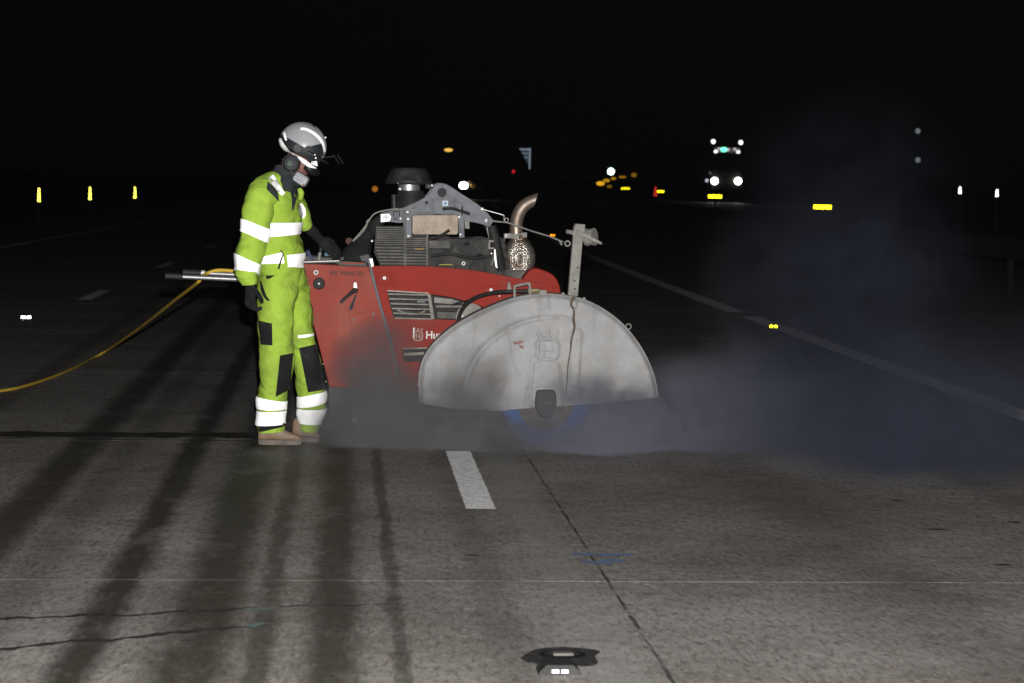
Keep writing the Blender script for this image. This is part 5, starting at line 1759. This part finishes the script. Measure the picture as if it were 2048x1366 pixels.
# ear defender, goggles, dust mask
ec = at(582, 327, 12.17)
ear = MB().lathe(ec + Vector((0, 0.05, 0)), (0.05, -1, 0.05), [(0, 0.046), (0.03, 0.048), (0.05, 0.040), (0.056, 0.022)], 26).build('ear_defender', MAT['helmet_dark'], person, smooth=True)
MB().torus(ec + Vector((0, 0.05, 0)), (0, 1, 0), 0.043, 0.010, 26).build('ear_cushion', surf('brown_cushion', (0.085, 0.045, 0.032), 0.7), ear, smooth='all')
m = MB()
e0 = at(579, 327, 12.108)
for k in range(3):
    a = R(90 + 120 * k)
    m.prism([e0 + Vector((0.012 * math.cos(a + t), 0, 0.012 * math.sin(a + t))) for t in (-0.7, 0, 0.7)] + [e0 + Vector((0.002 * math.cos(a), 0, 0.002 * math.sin(a)))], 0.004)
m.build('green_emblem', MAT['green_emblem'], ear)
gg = MB().tube([at(611, 331, 12.21), at(620, 338, 12.21), at(629, 343, 12.24), at(633, 345, 12.30)], [0.020, 0.027, 0.026, 0.022], 16, smooth=5).build('goggles', MAT['goggle'], person, smooth='all')
BH = bvh_of([helmet, skirt, ear, gg])


def hpatch(rows, mat, name, off=0.003):
    drape(BH, rows, off, 0.002).build(name, MAT[mat], helmet, smooth=True)


hpatch(striprows([(596, 297), (596, 298.5)], [17, 17], 2), 'helmet_dark', 'vent_cover', 0.002)
MB().lathe(at(595, 297, 12.165), (0, -1, 0), [(0, 0.024), (0.006, 0.022)], 20).build('earmuff_pivot', MAT['helmet_dark'], helmet, smooth=True)
hpatch(striprows([(615, 292), (617, 300), (618, 309)], [10, 14, 14]), 'helmet_dark', 'side_vent', 0.003)
hpatch(quadrows((622, 292), (644, 287), (648, 313), (620, 316)), 'helmet_dark', 'front_insert', 0.0025)
hpatch(striprows([(601, 257.5), (612.6, 258.7), (629, 267.6), (640.7, 279), (647.5, 291), (650, 304)], [4.6, 5.4, 5.8, 5.8, 5.4, 4]), 'tape', 'helmet_strip', 0.005)
hpatch(striprows([(568, 264), (570, 273), (572.5, 281)], [3.5, 5, 3]), 'tape', 'helmet_strip', 0.005)
hpatch(striprows([(559.5, 277), (564, 289), (571, 298), (579, 304), (590, 310.5), (600, 317), (609, 323.7), (620, 331), (633, 336.5)], [4.5, 8.5, 8, 3.5, 4, 6.5, 9, 7.5, 1.5]), 'tape', 'helmet_strip', 0.006)
hpatch(quadrows((622, 323), (634, 322), (635, 332.5), (622, 327), 4, 4), 'tape', 'helmet_strip', 0.006)
for q in ((651, 275, 12.27), (629.5, 310, 12.17), (631.5, 316, 12.17)):
    MB().lathe(at(*q), (0, -1, 0), [(0, 0.005), (0.006, 0.004)], 10).build('rivet', MAT['bright'], helmet, smooth=True)
# raised visor arm in front of the peak
MB().tube(pts([(640, 318), (655, 314), (668, 313)], 12.26), 0.004, 8).build('visor_arm', MAT['fabric_black'], helmet, smooth=True)
for dx in (0, 8):
    MB().tube(pts([(667 + dx, 309), (678 + dx, 327)], 12.24), 0.0035, 8).build('visor_edge', MAT['fabric_black'], helmet, smooth=True)

ang = R(33)


def mk(dx, dy):
    return (601 + dx * math.cos(ang) - dy * math.sin(ang), 358 + dx * math.sin(ang) + dy * math.cos(ang))


mo = [mk(x - 601, y - 358) for x, y in rrect(601, 358, 34, 25, 8)]
mask = MB().prism(pts(mo, 12.165), 0.075, 0.008).build('dust_mask', MAT['mask'], person, bevel=0.008, bseg=3)
for r_, (x0, x1) in enumerate(((-11, 8), (-12, 9), (-10, 6))):
    for k in range(5):
        xx = x0 + (x1 - x0) * k / 5
        MB().prism(pts([mk(xx, -7 + r_ * 5), mk(xx + 2.4, -7 + r_ * 5), mk(xx + 2.0, -5 + r_ * 5), mk(xx + 0.2, -4.6 + r_ * 5)], 12.1635), 0.001).build('printed_mark', MAT['mask_print'], mask)
MB().prism(pts([mk(9, 5), mk(13, 5), mk(13, 8), mk(9, 8)], 12.1635), 0.001).build('printed_mark', MAT['mask_red'], mask)
MB().tube([at(590, 350, 12.165), at(580, 341, 12.18), at(566, 318, 12.19)], 0.003, 8, smooth=3).build('mask_strap', MAT['mask_print'], mask, smooth=True)


# gloves
def glove(wrist, palm, dirv, curl, name, Yside):
    """Palm and five unequal bent fingers; wrist -> palm direction dirv, curl bends towards curl vector."""
    m = MB()
    dv = Vector(dirv).normalized(); cv = Vector(curl).normalized(); sv = dv.cross(cv).normalized()
    w = Vector(wrist)
    L = [(0.0, .031, .024), (0.03, .034, .022), (0.06, .042, .020), (0.09, .043, .018), (0.102, .038, .014)]
    seg = 16; vs = []; fs = []
    for h, a, b in L:
        for k in range(seg):
            t = 2 * math.pi * k / seg
            vs.append(w + dv * h + sv * math.cos(t) * a + cv * math.sin(t) * b)
    for i in range(len(L) - 1):
        for k in range(seg):
            q = (k + 1) % seg
            fs.append((i * seg + k, i * seg + q, (i + 1) * seg + q, (i + 1) * seg + k))
    fs += [tuple(range(seg)), tuple(range((len(L) - 1) * seg, len(L) * seg))]
    m.add(vs, fs)
    for off, ln in ((-0.032, 0.062), (-0.011, 0.075), (0.011, 0.080), (0.032, 0.072)):
        b0 = w + dv * 0.092 + sv * off
        b1 = b0 + dv * ln * 0.45 + cv * ln * 0.10
        b2 = b1 + dv * ln * 0.22 + cv * ln * 0.36
        b3 = b2 - dv * ln * 0.06 + cv * ln * 0.30
        m.tube([b0, b1, b2, b3], [0.0115, 0.011, 0.0105, 0.009], 10, smooth=3)
    b0 = w + dv * 0.03 + sv * 0.034
    m.tube([b0, b0 + dv * 0.03 + sv * 0.022 + cv * 0.014, b0 + dv * 0.058 + sv * 0.024 + cv * 0.032, b0 + dv * 0.072 + sv * 0.014 + cv * 0.044], [0.014, 0.013, 0.012, 0.010], 10, smooth=3)
    return m.build(name, MAT['fabric_black'], person, smooth='all')


glove(at(501, 566, 12.08), None, (-0.02, 0.02, -1), (0.75, 0.65, 0), 'glove', 0)
glove(at(640, 479, 12.57), None, (0.75, 0.1, -0.62), (-0.3, 0.75, -0.55), 'glove', 0)
tag(person, 'worker in lime hi-vis suit, helmet, ear defenders and dust mask, leaning over the red saw', 'person')

# ------------------------------------------------------------------ DUST thrown up by the blade, exhaust smoke drifting off
def dust():
    m, nt, b = new_mat('saw_dust')
    nt.nodes.remove(b)
    out = nt.nodes['Material Output']
    pv = nt.nodes.new('ShaderNodeVolumePrincipled')
    link(nt, pv.outputs[0], out.inputs['Volume'])
    pos = wpos(nt)
    nz = nt.nodes.new('ShaderNodeTexNoise'); nz.inputs['Scale'].default_value = 1.9; nz.inputs['Detail'].default_value = 2.5; nz.inputs['Roughness'].default_value = 0.55
    link(nt, pos, nz.inputs['Vector'])
    sub = nt.nodes.new('ShaderNodeVectorMath'); sub.operation = 'SUBTRACT'; link(nt, nz.outputs['Color'], sub.inputs[0]); sub.inputs[1].default_value = (0.5, 0.5, 0.5)
    mul = nt.nodes.new('ShaderNodeVectorMath'); mul.operation = 'MULTIPLY'; link(nt, sub.outputs[0], mul.inputs[0]); mul.inputs[1].default_value = (0.75, 0.35, 0.45)
    add = nt.nodes.new('ShaderNodeVectorMath'); add.operation = 'ADD'; link(nt, pos, add.inputs[0]); link(nt, mul.outputs[0], add.inputs[1])
    wp = add.outputs[0]
    tot = None
    for (c0, rad, dens, inner) in BLOBS:
        mp = nt.nodes.new('ShaderNodeMapping'); mp.vector_type = 'POINT'
        mp.inputs['Scale'].default_value = tuple(1.0 / r for r in rad)
        mp.inputs['Location'].default_value = tuple(-c / r for c, r in zip(c0, rad))
        link(nt, wp, mp.inputs['Vector'])
        ln = nt.nodes.new('ShaderNodeVectorMath'); ln.operation = 'LENGTH'; link(nt, mp.outputs[0], ln.inputs[0])
        f = maprange(nt, ln.outputs['Value'], inner, 1.0, dens, 0.0)
        tot = f if tot is None else math_n(nt, 'ADD', tot, f)
    wisp = noise_n(nt, wp, 3.2, 4, 0.62)
    d = math_n(nt, 'MULTIPLY', tot, maprange(nt, wisp, 0.36, 0.62, 0.12, 1.5))
    link(nt, d, pv.inputs['Density'])
    sep = nt.nodes.new('ShaderNodeSeparateXYZ'); link(nt, pos, sep.inputs[0])
    col = mixc(nt, maprange(nt, sep.outputs[0], 0.7, 1.5), (0.190, 0.187, 0.196), (0.205, 0.208, 0.262))
    col = mixc(nt, maprange(nt, sep.outputs[0], 1.7, 2.7), col, (0.066, 0.074, 0.110))
    link(nt, col, pv.inputs['Color'])
    pv.inputs['Anisotropy'].default_value = -0.1
    return m


BLOBS = [((0.30, 12.20, 0.08), (0.62, 0.38, 0.36), 10.0, 0.15),
         ((0.27, 12.28, 0.38), (0.36, 0.30, 0.36), 5.0, 0.0),
         ((0.56, 11.99, 0.18), (0.42, 0.26, 0.42), 14.0, 0.05),
         ((0.02, 12.38, 0.06), (0.26, 0.22, 0.18), 8.0, 0.2),
         ((1.05, 12.00, 0.10), (0.90, 0.24, 0.42), 3.4, 0.0),
         ((1.40, 11.98, 0.08), (0.42, 0.32, 0.42), 17.0, 0.2),
         ((1.95, 12.10, 0.14), (0.72, 0.50, 0.42), 5.0, 0.0),
         ((2.50, 12.20, 0.20), (0.95, 0.9, 0.50), 2.0, 0.0),
         ((3.00, 11.40, 0.18), (0.95, 1.1, 0.60), 2.6, 0.0),
         ((3.00, 13.00, 0.75), (1.0, 1.3, 0.95), 0.60, 0.0),
         ((3.15, 13.60, 1.40), (0.9, 1.2, 0.9), 0.22, 0.0),
         ((4.1, 12.8, 0.4), (0.9, 1.2, 0.6), 0.30, 0.0)]
bm = bmesh.new()
for (c0, rad, dn, inn) in BLOBS:
    for k in range(26):
        t = math.acos(1 - 2 * (k + 0.5) / 26); ph = k * 2.39996
        v = Vector((math.sin(t) * math.cos(ph) * rad[0], math.sin(t) * math.sin(ph) * rad[1], math.cos(t) * rad[2])) * 1.12 + Vector(c0)
        v.z = max(v.z, 0.006)
        bm.verts.new(v)
hull = bmesh.ops.convex_hull(bm, input=bm.verts)
dele = list({e for e in hull['geom_interior'] + hull['geom_unused'] if isinstance(e, bmesh.types.BMVert)})
bmesh.ops.delete(bm, geom=dele, context='VERTS')
bmesh.ops.recalc_face_normals(bm, faces=bm.faces)
me = bpy.data.meshes.new('dust'); bm.to_mesh(me); bm.free()
me.materials.append(dust())
do = bpy.data.objects.new('dust', me); COL.objects.link(do)
tag(do, 'grey dust and bluish smoke billowing low around the saw blade', 'dust', kind='stuff')

# ------------------------------------------------------------------ thin haze volume added to lift the blacks evenly
hm, nt, b = new_mat('black_lift_haze')
nt.nodes.remove(b)
hv = nt.nodes.new('ShaderNodeVolumePrincipled')
hv.inputs['Color'].default_value = (0.88, 0.95, 0.92, 1)
hv.inputs['Density'].default_value = 0.0000085
link(nt, hv.outputs[0], nt.nodes['Material Output'].inputs['Volume'])
hz = MB().box((-120, -8, -1.2), (150, 420, 24)).build('haze', hm)
tag(hz, 'faint even haze added over the whole road to lift the blacks', 'haze', kind='stuff')
